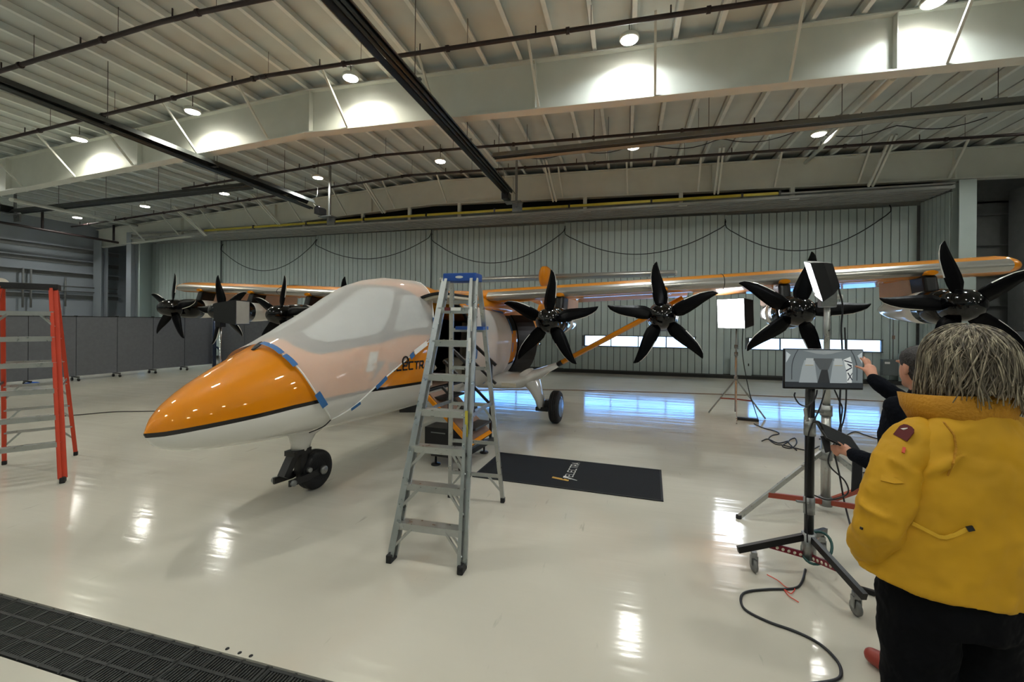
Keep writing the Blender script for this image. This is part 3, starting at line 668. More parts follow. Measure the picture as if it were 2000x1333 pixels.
blt = [(.45, 1), (1, 1.02), (.06, 0), (0, .04), (.34, .55), (.1, .42), (.42, .72)]
def emblem(P, name, m, y0, z0, sy, sz):
    return cdt_patch([(y0+a*sy, (z0+b*sz)*60) for a, b in P], 0, name, m, fus, (.05, 3.0), lambda a, b: on_hull(a, b/60, .005))
emblem(blk, 'emblem_block', 'white_gloss', -2.625, 1.275, .205, .195); emblem(blt, 'emblem_bolt', 'window_dark', -2.56, 1.17, .215, .195)
# ---- wing
def airfoil(n=14, t=.15, cam=.03):
    u = [(1-math.cos(math.pi*i/n))/2 for i in range(n+1)]
    th = lambda x: 5*t*(.2969*math.sqrt(x)-.126*x-.3516*x*x+.2843*x**3-.1036*x**4); cl = lambda x: cam*4*x*(1-x)
    return [(x, cl(x)+th(x)) for x in u], [(x, cl(x)-th(x)) for x in u]
WLE, WCH = .75, 1.75
def wz(x): return 2.2+.045*abs(x)
UPP, LOW = airfoil()
def wing_pts(lst, x, sc=1.0, ys=0.0): return [V((x, WLE+ys+px_*WCH*sc, wz(x)+pz*WCH*sc)) for px_, pz in lst]
xs = [-7.5+.5*k for k in range(31)]; iu = 2
def loft(b, prof, xs, m=0, close=False):
    rows = [prof(x) for x in xs]; n = len(rows[0]); vs = [p for r in rows for p in r]
    fs = [(i*n+j, i*n+j+1, (i+1)*n+j+1, (i+1)*n+j) for i in range(len(rows)-1) for j in range(n-1)]; return b.add(vs, fs, m, True)
b = MB(); loft(b, lambda x: wing_pts(UPP[iu:], x), xs); loft(b, lambda x: wing_pts(LOW[iu:][::-1], x), xs)
for s in (-1, 1):   # rounded tips
    for k in range(4):
        pass
wing = b.build('wing', 'orange_gloss', AC)
b = MB()
for s in (-1, 1): loft(b, lambda x: wing_pts(LOW[:iu+1][::-1]+UPP[1:iu+1], s*x), [.55+.45*k for k in range(16)]+[7.5])
b.build('leading_edge', 'silver_band', wing)
loft_c = MB(); loft(loft_c, lambda x: wing_pts(LOW[:iu+1][::-1]+UPP[1:iu+1], x), [-.55, 0, .55]); loft_c.build('centre_section', 'orange_gloss', wing)
for s in (-1, 1):
    b = MB(); full = LOW[::-1]+UPP[1:]; rows = []
    for k, (dx, q) in enumerate(((0, 1), (.05, .98), (.1, .9), (.135, .75), (.155, .5), (.16, .12))):
        x = s*(7.5+dx); rows.append([V((x, WLE+WCH*(.5+(a-.5)*(.35+.65*q)), wz(x)+c*WCH*q)) for a, c in full])
    n = len(full); b.add([p for r in rows for p in r], [(i*n+j, i*n+j+1, (i+1)*n+j+1, (i+1)*n+j) for i in range(len(rows)-1) for j in range(n-1)], 0, True)
    b.build('wing_tip', 'orange_gloss', wing)
    x = s*4.33; MB().path(wing_pts([(a, c+.001) for a, c in LOW[:10][::-1]+UPP[1:10]], x), .006, 5, sub=1).build('panel_seam', 'window_dark', wing)
    for (xa, xb) in ((.95, 3.9), (4.0, 7.3)):
        xa, xb = s*xa, s*xb
        b = MB(); b.add([(q, yy, wz(q)+zz) for q in (xa, xb) for yy, zz in ((2.05, -.03), (2.7, -.075), (2.7, -.06), (2.05, .01))], [(0, 1, 5, 4), (1, 2, 6, 5), (2, 3, 7, 6), (3, 0, 4, 7), (0, 3, 2, 1), (4, 5, 6, 7)]); b.build('flap', 'orange_gloss', wing)
# fairing over the cabin roof
b = MB(); rows = []
for k in range(15):
    y = -.75+k*.29; q = math.sin(math.pi*(k+.4)/14.8)**.55; rows.append((V((0, y, 2.05)), .66*q, .27*q))
b.rings(rows, n=24, up=(0, 0, 1)); b.build('wing_fairing', 'orange_gloss', AC)
# ---- propellers, nacelles, pylons
def blade_mesh(sg):
    Rp = .765; S = [(.10, .03, .06, 34), (.16, .055, .11, 28), (.24, .082, .17, 22), (.33, .095, .2, 17), (.45, .1, .195, 13), (.6, .1, .172, 10), (.74, .092, .138, 7), (.86, .07, .1, 5), (.94, .045, .066, 4), (.985, .012, .03, 3), (1, -.008, .006, 3)]
    b = MB(); rows = []
    for r, le, c, tw in S:
        a = R_(tw); row = []
        for u, th in ((0, 0), (.06, .035), (.35, .07), (.7, .045), (1, 0), (.7, -.02), (.35, -.03), (.06, -.025)):
            xx = (le-u*c); nn = th*c*1.2+.004*(0 < u < 1)
            row.append(V((sg*xx*math.cos(a)+sg*0, -(nn)*math.cos(a)+(-xx)*math.sin(a)*1.0, r*Rp)))
        rows.append(row)
    n = 8; k = len(rows); vs = [p for r in rows for p in r]; fs = []; ms = []
    for i in range(k-1):
        for j in range(n):
            q = (i*n+j, i*n+(j+1) % n, (i+1)*n+(j+1) % n, (i+1)*n+j); fs.append(q if sg > 0 else q[::-1]); ms.append(1 if (j in (0, 7) and i >= 4) else 0)
    b.add(vs, fs, 0, True); b.m = ms; b.f.append(list(range(n))); b.m.append(0); b.sm.append(False); return b
spin = [(.0, -.27), (.05, -.262), (.1, -.235), (.145, -.18), (.175, -.1), (.188, 0), (.19, .1), (.185, .14)]
cowl = [(.175, .15), (.205, .24), (.22, .4), (.215, .6)]
tail = [(.215, .6), (.21, .85), (.19, 1.15), (.15, 1.5), (.09, 1.8), (.03, 2.0)]
blades = {}
src = {}
props = [(1, 0, 1, 87), (1, 1, -1, 97), (1, 2, 1, 78), (1, 3, -1, 102), (-1, 0, -1, 95), (-1, 1, 1, 83), (-1, 2, -1, 102), (-1, 3, 1, 84)]
order = {(1, 0): 'first', (1, 1): 'second', (1, 2): 'third', (1, 3): 'fourth'}
for s, k, sg, ang in props:
    lat = 1.867+1.612*k; h = V((s*lat, .0226*lat, 1.734+.0439*lat))
    if 'sp' not in src: o = MB().lathe(spin, (0, 0, 0), (0, 1, 0), 28).build('propeller', 'black_gloss', AC); src['sp'] = o
    else: o = inst(src['sp'], AC)
    o.location = h
    for j in range(5):
        a = R_(ang+72*j-90)
        if sg not in blades: q = blade_mesh(sg).build('blade', ['blade_black', 'white_gloss'], o); blades[sg] = q
        else: q = inst(blades[sg], o)
        q.location = (0, .02, 0); q.rotation_euler = (0, -a, 0)
    if 'nac' not in src:
        nc = MB().lathe(cowl, (0, 0, 0), (0, 1, 0), 24).build('nacelle', 'black_gloss', AC); nt_ = MB().lathe(tail, (0, 0, 0), (0, 1, 0), 24).build('nacelle_tail', 'white_gloss', nc); src['nac'] = (nc, nt_)
    else: nc = inst(src['nac'][0], AC); inst(src['nac'][1], nc)
    nc.location = h
    zt_ = wz(lat)-.02; zl = h.z+.1
    def plate(y0, y1, w, za, zb_): return [(s*lat-w, y0, za), (s*lat+w, y0, za), (s*lat+w, y1, za), (s*lat-w, y1, za), (s*lat-w, y0+.1, zb_), (s*lat+w, y0+.1, zb_), (s*lat+w, y1+.03, zb_), (s*lat-w, y1+.03, zb_)]
    BF = [(3, 2, 1, 0), (4, 5, 6, 7), (0, 1, 5, 4), (1, 2, 6, 5), (2, 3, 7, 6), (3, 0, 4, 7)]
    py = MB().add(plate(.66, 1.12, .075, zl, zt_-.03), BF).build('pylon', 'black_satin', AC)
    bevel(py, .05, 3)
    bevel(MB().add(plate(1.0, 1.95, .085, zl+.03, zt_-.02), BF).build('pylon_cover', 'bounce_beige', py), .03, 2)
    MB().rings([(V((s*lat, .72, zt_-.015)), .06, .03), (V((s*lat, 1.1, zt_-.03)), .15, .05), (V((s*lat, 1.7, zt_-.03)), .14, .05), (V((s*lat, 2.1, zt_-.05)), .05, .03)], n=14, up=(0, 0, 1)).build('pylon_fillet', 'orange_gloss', py)
# ---- wing struts, sponsons and main gear
for s in (1, -1):
    A, Bp, Cc = V((s*1.74, 1.2, 1.045)), V((s*1.82, 1.2, 1.09)), V((s*3.78, 1.3, 2.2))
    stt = MB().rings([(Bp, .045, .085), (Cc, .045, .085)], n=14, d=Cc-Bp, up=(0, 1, 0)).build('wing_strut', 'orange_gloss', AC)
    MB().rings([(A, .047, .088), (Bp, .047, .088)], n=14, d=Cc-Bp, up=(0, 1, 0)).build('strut_band', 'black_satin', stt)
    b = MB(); secs = [((.35, 1.35, .70), .15, .62), ((.8, 1.35, .705), .148, .55), ((1.08, 1.32, .725), .14, .42), ((1.26, 1.28, .80), .11, .3), ((1.42, 1.24, .88), .09, .2), ((1.58, 1.21, .965), .06, .12), ((1.74, 1.2, 1.045), .046, .087)]
    b.rings([(V((s*p[0], p[1], p[2])), a, c) for p, a, c in secs], n=20, up=(0, 1, 0))
    sp_ = b.build('gear_sponson', 'white_gloss', AC)
    b = MB(); secs = [((1.12, 1.3, .86), .14, .26), ((1.24, 1.28, .72), .15, .24), ((1.33, 1.27, .56), .11, .18), ((1.4, 1.26, .4), .085, .14), ((1.43, 1.26, .24), .07, .1)]
    b.rings([(V((s*p[0], p[1], p[2])), a, c) for p, a, c in secs], n=18, up=(0, 1, 0)); b.build('gear_leg', 'white_gloss', sp_)
    MB().box((s*1.46, 1.26, .24), (.22, .2, .07)).box((s*1.54, 1.26, .32), (.06, .16, .16)).tube((s*1.5, 1.26, .285), (s*1.68, 1.26, .285), .04).build('axle_bracket', 'black_metal', sp_)
    w = MB(); prof = [(.14, -.075), (.2, -.085), (.255, -.08), (.278, -.06), (.285, -.045), (.278, -.04), (.285, -.035), (.285, -.012), (.278, -.007), (.285, -.002), (.285, .02), (.278, .025), (.285, .03), (.285, .045), (.278, .06), (.255, .08), (.2, .085), (.14, .075)]
    w.lathe(prof, (s*1.7, 1.26, .287), (s, 0, 0), 36); wh = w.build('main_wheel', 'black_rubber', AC)
    MB().lathe([(.175, .07), (.175, .095), (.16, .1), (.0, .105)], (s*1.7, 1.26, .287), (s, 0, 0), 28).build('hub_cap', 'hubcap_blue', wh)
    MB().lathe([(.185, .06), (.185, .085)], (s*1.7, 1.26, .287), (s, 0, 0), 28).build('hub_ring', 'black_gloss', wh)
    MB().box((s*.98, .765, .70), (.26, .03, .055)).build('access_panel', 'cream', sp_)
# ---- nose gear
b = MB(); b.rings([(V((0, -2.62, .70)), .2, .34), (V((0, -2.68, .66)), .13, .26), (V((0, -2.74, .6)), .085, .16), (V((0, -2.76, .53)), .07, .12), (V((0, -2.77, .46)), .066, .11)], n=18, d=V((0, 0, -1)), up=(0, 1, 0))
ng = b.build('nose_gear_fairing', 'white_gloss', AC)
MB().box((0, -2.8, .455), (.13, .22, .05)).bar((.0, -2.86, .44), (.0, -2.98, .25), .09, .07).bar((0, -2.76, .44), (0, -2.77, .22), .09, .08).build('gear_fork', 'black_metal', ng)
for s in (1, -1):
    MB().prism([(-.42, -.035), (-.2, -.05), (.03, -.03), (.05, .03), (0, .04), (-.2, .02), (-.42, .025)], (s*.1-.011, -2.58, .21), (0, 1, 0), (0, 0, 1), .022).build('trailing_arm', 'black_metal', ng)
    for yy, zz, rr in ((-2.58, .21, .045), (-2.97, .205, .03), (-2.77, .27, .025)): MB().lathe([(0, -.02), (rr, -.02), (rr, .012), (rr*.6, .02), (0, .02)], (s*.125, yy, zz), (s, 0, 0), 16).build('axle_nut', 'galv', ng)
prof = [(.1, -.06), (.14, -.075), (.18, -.07), (.2, -.05), (.205, -.03), (.199, -.025), (.205, -.02), (.205, .02), (.199, .025), (.205, .03), (.2, .05), (.18, .07), (.14, .075), (.1, .06)]
nw = MB().lathe(prof, (0, -2.58, .206), (1, 0, 0), 32).build('nose_wheel', 'black_rubber', AC)
MB().lathe([(.0, -.03), (.09, -.03), (.105, -.05), (.105, .05), (.09, .03), (.0, .03)], (0, -2.58, .206), (1, 0, 0), 24).build('wheel_rim', 'black_gloss', nw)
# ---- tail
b = MB(); rows = []
for z, y0, y1, w in ((1.95, 5.6, 7.9, .12), (2.3, 6.0, 7.95, .13), (2.8, 6.35, 8.0, .14), (3.05, 6.45, 8.05, .15)):
    rows.append([V((w*math.sin(math.pi*u)*(1 if k < 12 else -1)*(1-.5*u), y0+(y1-y0)*u, z)) for k, u in enumerate([i/11 for i in range(12)]+[1-i/11 for i in range(1, 11)])])
n = len(rows[0]); b.add([p for r in rows for p in r], [(i*n+j, i*n+(j+1) % n, (i+1)*n+(j+1) % n, (i+1)*n+j) for i in range(3) for j in range(n)], 0, True)
fin = b.build('tail_fin', 'orange_gloss', AC)
b = MB(); b.rings([(V((0, y, z)), a, c) for y, z, a, c in ((6.28, 3.12, .02, .05), (6.32, 3.15, .09, .22), (6.45, 3.18, .15, .32), (6.8, 3.2, .17, .34), (7.4, 3.22, .13, .26), (8.1, 3.24, .03, .05))], n=18, d=V((0, 1, 0)), up=(0, 0, 1)); b.build('fin_bullet', 'orange_gloss', fin)
b = MB(); full = LOW[::-1]+UPP[1:]
sx = [-3.78+.42*k for k in range(19)]; loft(b, lambda x: [V((x, 6.75+.02*abs(x)+a*1.15*(1-.03*abs(x)), 3.2+.008*x+c*1.15*(1-.02*abs(x)))) for a, c in full], sx)
stab = b.build('tailplane', 'silver_band', AC)
for s in (1, -1): MB().chain([(s*3.8, 6.9, 3.23), (s*3.8, 7.6, 3.22)], [(.04, .07), (.03, .02)]).build('tailplane_tip', 'white_gloss', stab)
# ---- open doors
b = MB(); pts_ = []
up = []
for j in range(9):
    t = 12+(47-12)*j/8; p = hull(-.86, t); up.append(p)
hz = up[-1]; ang = R_(70)
rot = lambda p: V((hz.x+(p.x-hz.x)*math.cos(ang)-(p.z-hz.z)*math.sin(ang), p.y, hz.z+(p.x-hz.x)*math.sin(ang)+(p.z-hz.z)*math.cos(ang)))
ud = MB(); ui = MB()
pr_ = [rot(p) for p in up[3:]]
for bb, off, y0, y1 in ((ud, .0, -1.42, -.32), (ui, -.035, -1.38, -.36)):
    rows = []
    for yv in (y0, y1): rows.append([V((p.x, yv, p.z+off)) for p in pr_])
    n = len(pr_); vs = rows[0]+rows[1]; vs += [v+V((0, 0, -.03)) for v in vs]
    fs = [(i, i+1, n+i+1, n+i) for i in range(n-1)]+[(2*n+i, 3*n+i, 3*n+i+1, 2*n+i+1) for i in range(n-1)]
    edge = list(range(n))+list(range(2*n-1, n-1, -1)); fs += [(edge[i], edge[i]+2*n, edge[(i+1) % len(edge)]+2*n, edge[(i+1) % len(edge)]) for i in range(len(edge))]
    bb.add(vs, fs)
d1 = ud.build('upper_door', 'black_satin', AC); ui.build('door_lining', 'cream', d1)
def slab(b, x0, z0, x1, z1, y0, y1, th, m=0):
    d = V((x1-x0, 0, z1-z0)).normalized(); n = V((-d.z, 0, d.x)); n = n if n.z > 0 else -n
    b.add([V((x, y, z))+n*k for x, z in ((x0, z0), (x1, z1)) for y in (y0, y1) for k in (0, th)], [(0, 1, 3, 2), (4, 6, 7, 5), (0, 4, 5, 1), (2, 3, 7, 6), (0, 2, 6, 4), (1, 5, 7, 3)], m)
b = MB(); slab(b, .68, .82, 1.3, .26, -1.46, -.84, .05); ld = b.build('stair_door', 'orange_gloss', AC)
b = MB(); slab(b, .70, .86, 1.29, .325, -1.43, -.87, .02); b.build('stair_lining', 'brown_panel', ld)
for k in range(3):
    q = (k+.6)/3; x, z = .7+.59*q, .86-.53*q; bevel(MB().box((x+.03, -1.15, z+.06), (.2, .5, .03)).build('tread', 'black_metal', ld), .008)
# rear door swung open on its aft hinge
b = MB(); rows = []
for j in range(15):
    t = -48+(38+48)*j/14; p = hull(1.72, t, .01); d = V((.42, .62, 0)); q = p+d*.62*(1.0); rows.append((p, q))
n = len(rows); nn = V((-.82, .55, 0)).normalized()*.045
vs = [r[0] for r in rows]+[r[1] for r in rows]; vs += [v-nn for v in vs]
fs = [(i, n+i, n+i+1, i+1) for i in range(n-1)]+[(2*n+i, 2*n+i+1, 3*n+i+1, 3*n+i) for i in range(n-1)]
edge = list(range(n))+list(range(2*n-1, n-1, -1)); fs += [(edge[i], edge[(i+1) % len(edge)], edge[(i+1) % len(edge)]+2*n, edge[i]+2*n) for i in range(len(edge))]
rd = MB().add(vs, fs).build('rear_door', 'mat_door' if 'mat_door' in MC else 'black_satin', AC)
MB().path([r[1]+nn*.5 for r in rows], .03, 8, sub=1).build('door_seal', 'black_gloss', rd)
# ---- protective covers lying over the hull
def to_thing(o, t): o.parent = t
cv = thing('canopy_cover', 'white translucent fabric cover taped over the cockpit and nose', 'cover', (-3.0075, 6.4358, 0), R_(-4.562))
front = [(-3.22, 90), (-3.25, 77), (-3.27, 58), (-3.25, 35), (-3.2, 12), (-3.11, -7), (-2.95, -32)]
rear = [(-2.83, -27), (-2.72, -21), (-2.57, -11), (-2.37, -3), (-1.95, 5), (-1.47, 13), (-1.38, 27), (-1.29, 37), (-1.15, 50), (-1.0, 70), (-.92, 90)]
def fold(y, t):
    w = .004*math.sin(9*y+.11*t)+.003*math.sin(21*y-.2*t); return hull(y, t, .026+w)
def cdt_fold(poly, name, mats, parent): return cdt_patch(poly, 0, name, mats, parent, (.07, 4.0), fold)
cdt_fold(front+rear+mir(rear)[1:]+mir(front)[:-1], 'fabric', 'cover_fabric', cv)
MB().path([hull(y, t, .03) for y, t in front], .008, 6, sub=3).build('front_hem', 'white_paper', cv)
MB().path([hull(y, t, .03) for y, t in [front[-1]]+rear], .008, 6, sub=3).build('rear_hem', 'white_paper', cv)
def strip_tape(a, b, w, parent, bend=0.0, name='tape_strip', m='tape_blue', off=.047):
    k = 5; vs = []
    for i in range(k+1):
        y = a[0]+(b[0]-a[0])*i/k; t = a[1]+(b[1]-a[1])*i/k
        p = hull(y, t, off); q = hull(y+(b[0]-a[0])*.02, t+(b[1]-a[1])*.02, off); d = (q-p).normalized(); n = (hull(y, t, off+.05)-p).normalized(); sd = n.cross(d).normalized()*w/2
        vs += [p+sd, p-sd]
    return MB().add(vs, [(2*i, 2*i+1, 2*i+3, 2*i+2) for i in range(k)]).build(name, m, parent)
for a, b, w in (((-3.235, 88), (-3.275, 58), .05), ((-3.275, 55), (-3.265, 38), .05), ((-3.17, 5), (-3.09, -10), .06), ((-2.78, -24), (-2.69, -19), .04), ((-2.52, -9), (-2.38, -3), .05), ((-2.0, 4), (-1.93, 5.5), .06), ((-1.6, 10), (-1.45, 13), .05), ((-1.46, 14), (-1.4, 26), .06)): strip_tape(a, b, w, cv)
strip_tape((-1.92, 6), (-1.66, 9.5), .06, cv, name='paper_tape', m='white_paper')
c_ = hull(-2.09, 3, .05); MB().path([c_+V((0, .055*math.cos(a), .05*math.sin(a))) for a in [k*math.pi/6 for k in range(13)]], .010, 6, sub=1).build('strap_loop', 'black_satin', cv)
MB().path([hull(-2.95, -32, .03), hull(-2.94, -45, .02), hull(-2.98, -52, .02), hull(-2.97, -62, .015)], .006, 5).build('draw_cord', 'cable_black', cv)
c2 = thing('cabin_cover', 'pale fabric cover taped over the cabin side beneath the wing', 'cover', (-3.0075, 6.4358, 0), R_(-4.562))
cdt_fold([(-.27, 46), (.3, 49), (.8, 44), (1.33, 38), (1.35, 20), (1.34, -20), (1.3, -54), (-.25, -54)], 'fabric', 'cabin_fabric', c2)
for a, b in (((-.15, 48), (.05, 49)), ((.35, 49), (.6, 47)), ((.8, 45), (1.3, 39))): strip_tape(a, b, .06, c2)
for a, b in (((1.34, 30), (1.35, 10)), ((1.35, 0), (1.34, -10)), ((-.27, 38), (-.27, 28)), ((-.27, 0), (-.27, -10)), ((.55, -48), (.62, -47))): strip_tape(a, b, .045, c2)
# @@PART4
# ================================================================== FLOOR THINGS
def face_axes(n, up=(0, 0, 1)):
    n = V(n).normalized(); a = V(up).cross(n).normalized(); return a, n.cross(a).normalized(), n
# ---- step ladders
def ladder(name, label, FL, FR, BL, BR, cap_c, cap_ax, cap_w, cap_d, H, step_z, rear_z, mrail, mstep, mcap, rw, foot, extras):
    FL, FR, BL, BR = (V((*p, 0)) for p in (FL, FR, BL, BR)); c0 = (FL+FR+BL+BR)/4; t = thing(name, label, 'ladder', c0)
    ax = V((*cap_ax, 0)).normalized(); fy = ((FL+FR)/2-(BL+BR)/2).normalized(); fy = (fy-ax*fy.dot(ax)).normalized(); cc = V((*cap_c, H))
    TF = [cc-ax*cap_w*.42+fy*cap_d*.38, cc+ax*cap_w*.42+fy*cap_d*.38]; TB = [cc-ax*cap_w*.42-fy*cap_d*.38, cc+ax*cap_w*.42-fy*cap_d*.38]
    rot = Matrix((ax, -fy, V((0, 0, 1)))).transposed()
    bevel(MB().box(cc+V((0, 0, .012)), (cap_w, cap_d, .07), rot).build('top_cap', mcap, t, world=True), .008)
    if extras == 'silver':
        MB().rings([(cc+fy*(cap_d/2)+V((0, 0, .012)), .035, .011), (cc+fy*(cap_d/2+.003)+V((0, 0, .012)), .035, .011)], n=20, d=fy, up=(0, 0, 1)).build('cap_badge', 'white_print', t, world=True)
    def at(top, foot_, z): return foot_.lerp(top, z/(H-.02))
    for top, f in zip(TF, (FL, FR)):
        b = MB(); d = top-f; b.bar(f+d*.02, top, .02, rw, up=ax)
        s_ = 1 if f is FL else -1
        for o in (-.5, .5): b.bar(f+d*.02+fy*o*rw+ax*s_*.012, top+fy*o*rw+ax*s_*.012, .026, .006, up=fy)
        b.build('front_rail', mrail, t, world=True)
        bevel(MB().box(f+V((0, 0, .03)), (.045, rw+.02, .06), rot).build('foot', 'black_rubber', t, world=True), .006)
    for top, f in zip(TB, (BL, BR)):
        MB().bar(f+V((0, 0, .02)), top, .026, rw*.5, up=ax).build('rear_rail', mrail, t, world=True)
        bevel(MB().box(f+V((0, 0, .025)), (.04, .05, .05), rot).build('foot', 'black_rubber', t, world=True), .006)
    for i, z in enumerate(step_z):
        a, b_ = at(TF[0], FL, z), at(TF[1], FR, z); m_ = (a+b_)/2; L = (b_-a).length
        MB().box(m_, (L, .085, .008), rot).box(m_+fy*.04-V((0, 0, .022)), (L, .006, .05), rot).box(m_-fy*.04-V((0, 0, .022)), (L, .006, .05), rot).build('step', mstep, t, world=True)
    for i, z in enumerate(rear_z):
        a, b_ = at(TB[0], BL, z), at(TB[1], BR, z); MB().bar(a, b_, .02, .032).build('rear_bar', mstep, t, world=True)
    for z in (step_z[:3] if extras == 'silver' else step_z[-1:]):
        a, b_ = at(TF[0], FL, z-.02), at(TF[1], FR, z-.02); a2, b2 = at(TF[0], FL, max(.04, z-.17)), at(TF[1], FR, max(.04, z-.17))
        for o in (-.03, .03): MB().bar(a.lerp(b_, .26)+fy*o, a2+fy*o, .012, .018).build('step_brace', mstep, t, world=True); MB().bar(b_.lerp(a, .26)+fy*o, b2+fy*o, .012, .018).build('step_brace', mstep, t, world=True)
    for z in (rear_z[:1]+rear_z[2:3] if extras == 'silver' else rear_z[:3]):
        a, b_ = at(TB[0], BL, z), at(TB[1], BR, z); a2, b2 = at(TB[0], BL, max(.05, z-.17)), at(TB[1], BR, max(.05, z-.17))
        MB().bar(a.lerp(b_, .25), a2, .01, .02).build('rear_brace', mstep, t, world=True); MB().bar(b_.lerp(a, .25), b2, .01, .02).build('rear_brace', mstep, t, world=True)
    for tf, f, tb, bk in ((TF[0], FL, TB[0], BL), (TF[1], FR, TB[1], BR)):
        z = 1.02; a, b_ = at(tf, f, z), at(tb, bk, z); mid = (a+b_)/2+V((0, 0, .02 if extras == 'silver' else -.03))
        MB().bar(a, mid, .008, .03).bar(mid, b_, .008, .03).build('spreader', 'galv', t, world=True)
    return t, at, TF, FL, FR, fy, ax, rot
lt = ladder('step_ladder', 'silver aluminium step ladder with blue top cap before the cabin door', (-1.69, 2.86), (-1.13, 2.87), (-1.73, 4.05), (-1.18, 4.08), (-1.382, 3.47), (1, .02), .30, .17, 2.16, [.27*i for i in range(1, 8)], [.28, .62, 1.0, 1.35, 1.7, 1.95], 'aluminium', 'aluminium', 'blue_plastic', .075, 'black_rubber', 'silver')
t, at_, TF, FL, FR, fy, ax_, rot_ = lt
q = at_(TF[0], FL, 1.88).lerp(at_(TF[1], FR, 1.88), .28)+fy*.046; MB().box(q, (.05, .003, .028), rot_).build('warning_label', 'patch_maroon', t, world=True); MB().box(q+ax_*.075, (.085, .003, .026), rot_).build('label_strip', 'white_paper', t, world=True)
for z, m_ in ((1.55, 'white_paper'), (1.8, 'white_paper'), (1.0, 'yellow_bar')):
    q = at_(TF[1], FR, z)+fy*.04; MB().box(q, (.022, .004, .2), rot_).build('rail_sticker', m_, t, world=True)
# blue tool tray hooked on the rear
MB().box(at_(TF[0], FL, 1.72).lerp(at_(TF[1], FR, 1.72), .62)-fy*.34, (.26, .16, .03), rot_).build('paint_tray', 'blue_plastic', t, world=True)
ladder('step_ladder', 'orange fibreglass step ladder with black cap at the left edge', (-6.42, 2.6), (-5.93, 3.23), (-7.31, 3.42), (-6.94, 3.91), (-6.66, 3.3), (.6, .8), .5, .2, 2.14, [.42+.285*k for k in range(6)], [.4, .68, .97, 1.25, 1.54, 1.83], 'fibre_orange', 'aluminium', 'black_rubber', .075, 'black_rubber', 'orange')
# ---- stair support stand with handrails (aircraft frame)
SS = thing('stair_stand', 'black steel stair stand with sloping handrails under the cabin door', 'stair stand', WM[AC.name] @ V((1.0, -1.15, 0)), R_(-4.562))
o_ = V((1.0, -1.15, 0))
def L_(p): return V(p)-o_
MB().box(L_((.86, -1.32, .29)), (.38, .28, .34)).build('box_housing', 'black_metal', SS)
MB().box(L_((.86, -1.465, .4)), (.2, .006, .012)).build('slot_trim', 'galv', SS); MB().box(L_((1.0, -1.465, .2)), (.03, .006, .05)).build('latch', 'galv', SS)
MB().bar(L_((1.27, -1.56, .2)), L_((1.32, -.8, .2)), .05, .06).bar(L_((.8, -1.5, .15)), L_((1.3, -1.55, .17)), .05, .05).bar(L_((.85, -.82, .15)), L_((1.3, -.82, .17)), .05, .05).build('base_frame', 'black_metal', SS)
for x, y in ((.83, -1.46), (1.2, -.8), (1.23, -1.5), (.85, -.82)): MB().lathe([(.0, 0), (.06, 0), (.06, .012), (.05, .02), (.014, .022), (.014, .18), (0, .18)], L_((x, y, 0)), (0, 0, 1), 16).build('foot', 'black_metal', SS)
for y in (-1.49, -.79):
    MB().bar(L_((.93, y, 1.56)), L_((1.36, y, 1.2)), .035, .035).build('handrail', 'black_metal', SS)
    MB().bar(L_((.95, y, 1.3)), L_((1.36, y, .95)), .03, .03).build('mid_rail', 'black_metal', SS)
    MB().bar(L_((.93, y, .98)), L_((1.29, y, .66)), .03, .03).build('mid_rail', 'black_metal', SS)
    for x, z in ((1.29, 1.26), (1.03, 1.47)): MB().bar(L_((x, y, .17)), L_((x, y, z)), .032, .032).build('rail_post', 'black_metal', SS)
# ---- floor mat with printed emblem
mt = thing('floor_mat', 'black entrance mat with gold and white bolt emblem on the floor', 'mat', (-.65, 5.07, 0), R_(-2.9))
bevel(MB().box((0, 0, .004), (2.08, .955, .008)).build('carpet', 'mat_black', mt), .003)
b = MB()
for (c, s_) in (((0, .47, .0055), (2.08, .022, .008)), ((0, -.47, .0055), (2.08, .022, .008)), ((1.03, 0, .0055), (.022, .955, .008)), ((-1.03, 0, .0055), (.022, .955, .008))): b.box(c, s_)
b.build('rubber_edge', 'black_rubber', mt)
for ch, b in word('ELECTRA', lambda u, v: V((.06-v*.085, -.12+u*.062, .0095)), .15): b.build('letter_'+ch.lower(), 'white_print', mt)
emb = lambda P, sx, sy, x0, y0, n, m_: MB().prism([(x0-b_*sx, y0+a*sy) for a, b_ in P], (0, 0, .0085), (1, 0, 0), (0, 1, 0), .0012).build(n, m_, mt)
emb(blk, .2, .085, .04, -.265, 'emblem_block', 'gold_print'); emb(blt, .17, .1, .13, -.215, 'emblem_bolt', 'white_print')
# ---- grey folding partitions on casters
def partition(label, pts, z1=1.82):
    t = thing('folding_partition', label, 'partition', V((*pts[0], 0)))
    for i, (a, b_) in enumerate(zip(pts, pts[1:])):
        a, b_ = V((*a, 0)), V((*b_, 0)); d = (b_-a).normalized(); m_ = (a+b_)/2; n = V((-d.y, d.x, 0)); rot = Matrix((d, n, V((0, 0, 1)))).transposed()
        MB().box(m_+V((0, 0, (z1+.14)/2)), ((b_-a).length-.015, .05, z1-.14), rot).build('panel', 'grey_felt', t, world=True)
        MB().box(m_+V((0, 0, z1+.008)), ((b_-a).length-.01, .056, .016), rot).build('top_rail', 'black_metal', t, world=True)
        MB().box(a+V((0, 0, z1+.02)), (.05, .07, .03), rot).build('hinge', 'black_metal', t, world=True)
        b = MB().box(a+V((0, 0, .115)), (.04, .34, .03), rot)
        for s_ in (-.16, .16): b.lathe([(0, -.015), (.045, -.015), (.045, .015), (0, .015)], a+n*s_+V((0, 0, .046)), d, 12)
        b.build('caster', 'black_rubber', t, world=True)
partition('long grey folding partition on casters behind the orange ladder', [(-15.35+.085*k, 5.6+.96*k) for k in range(8)])
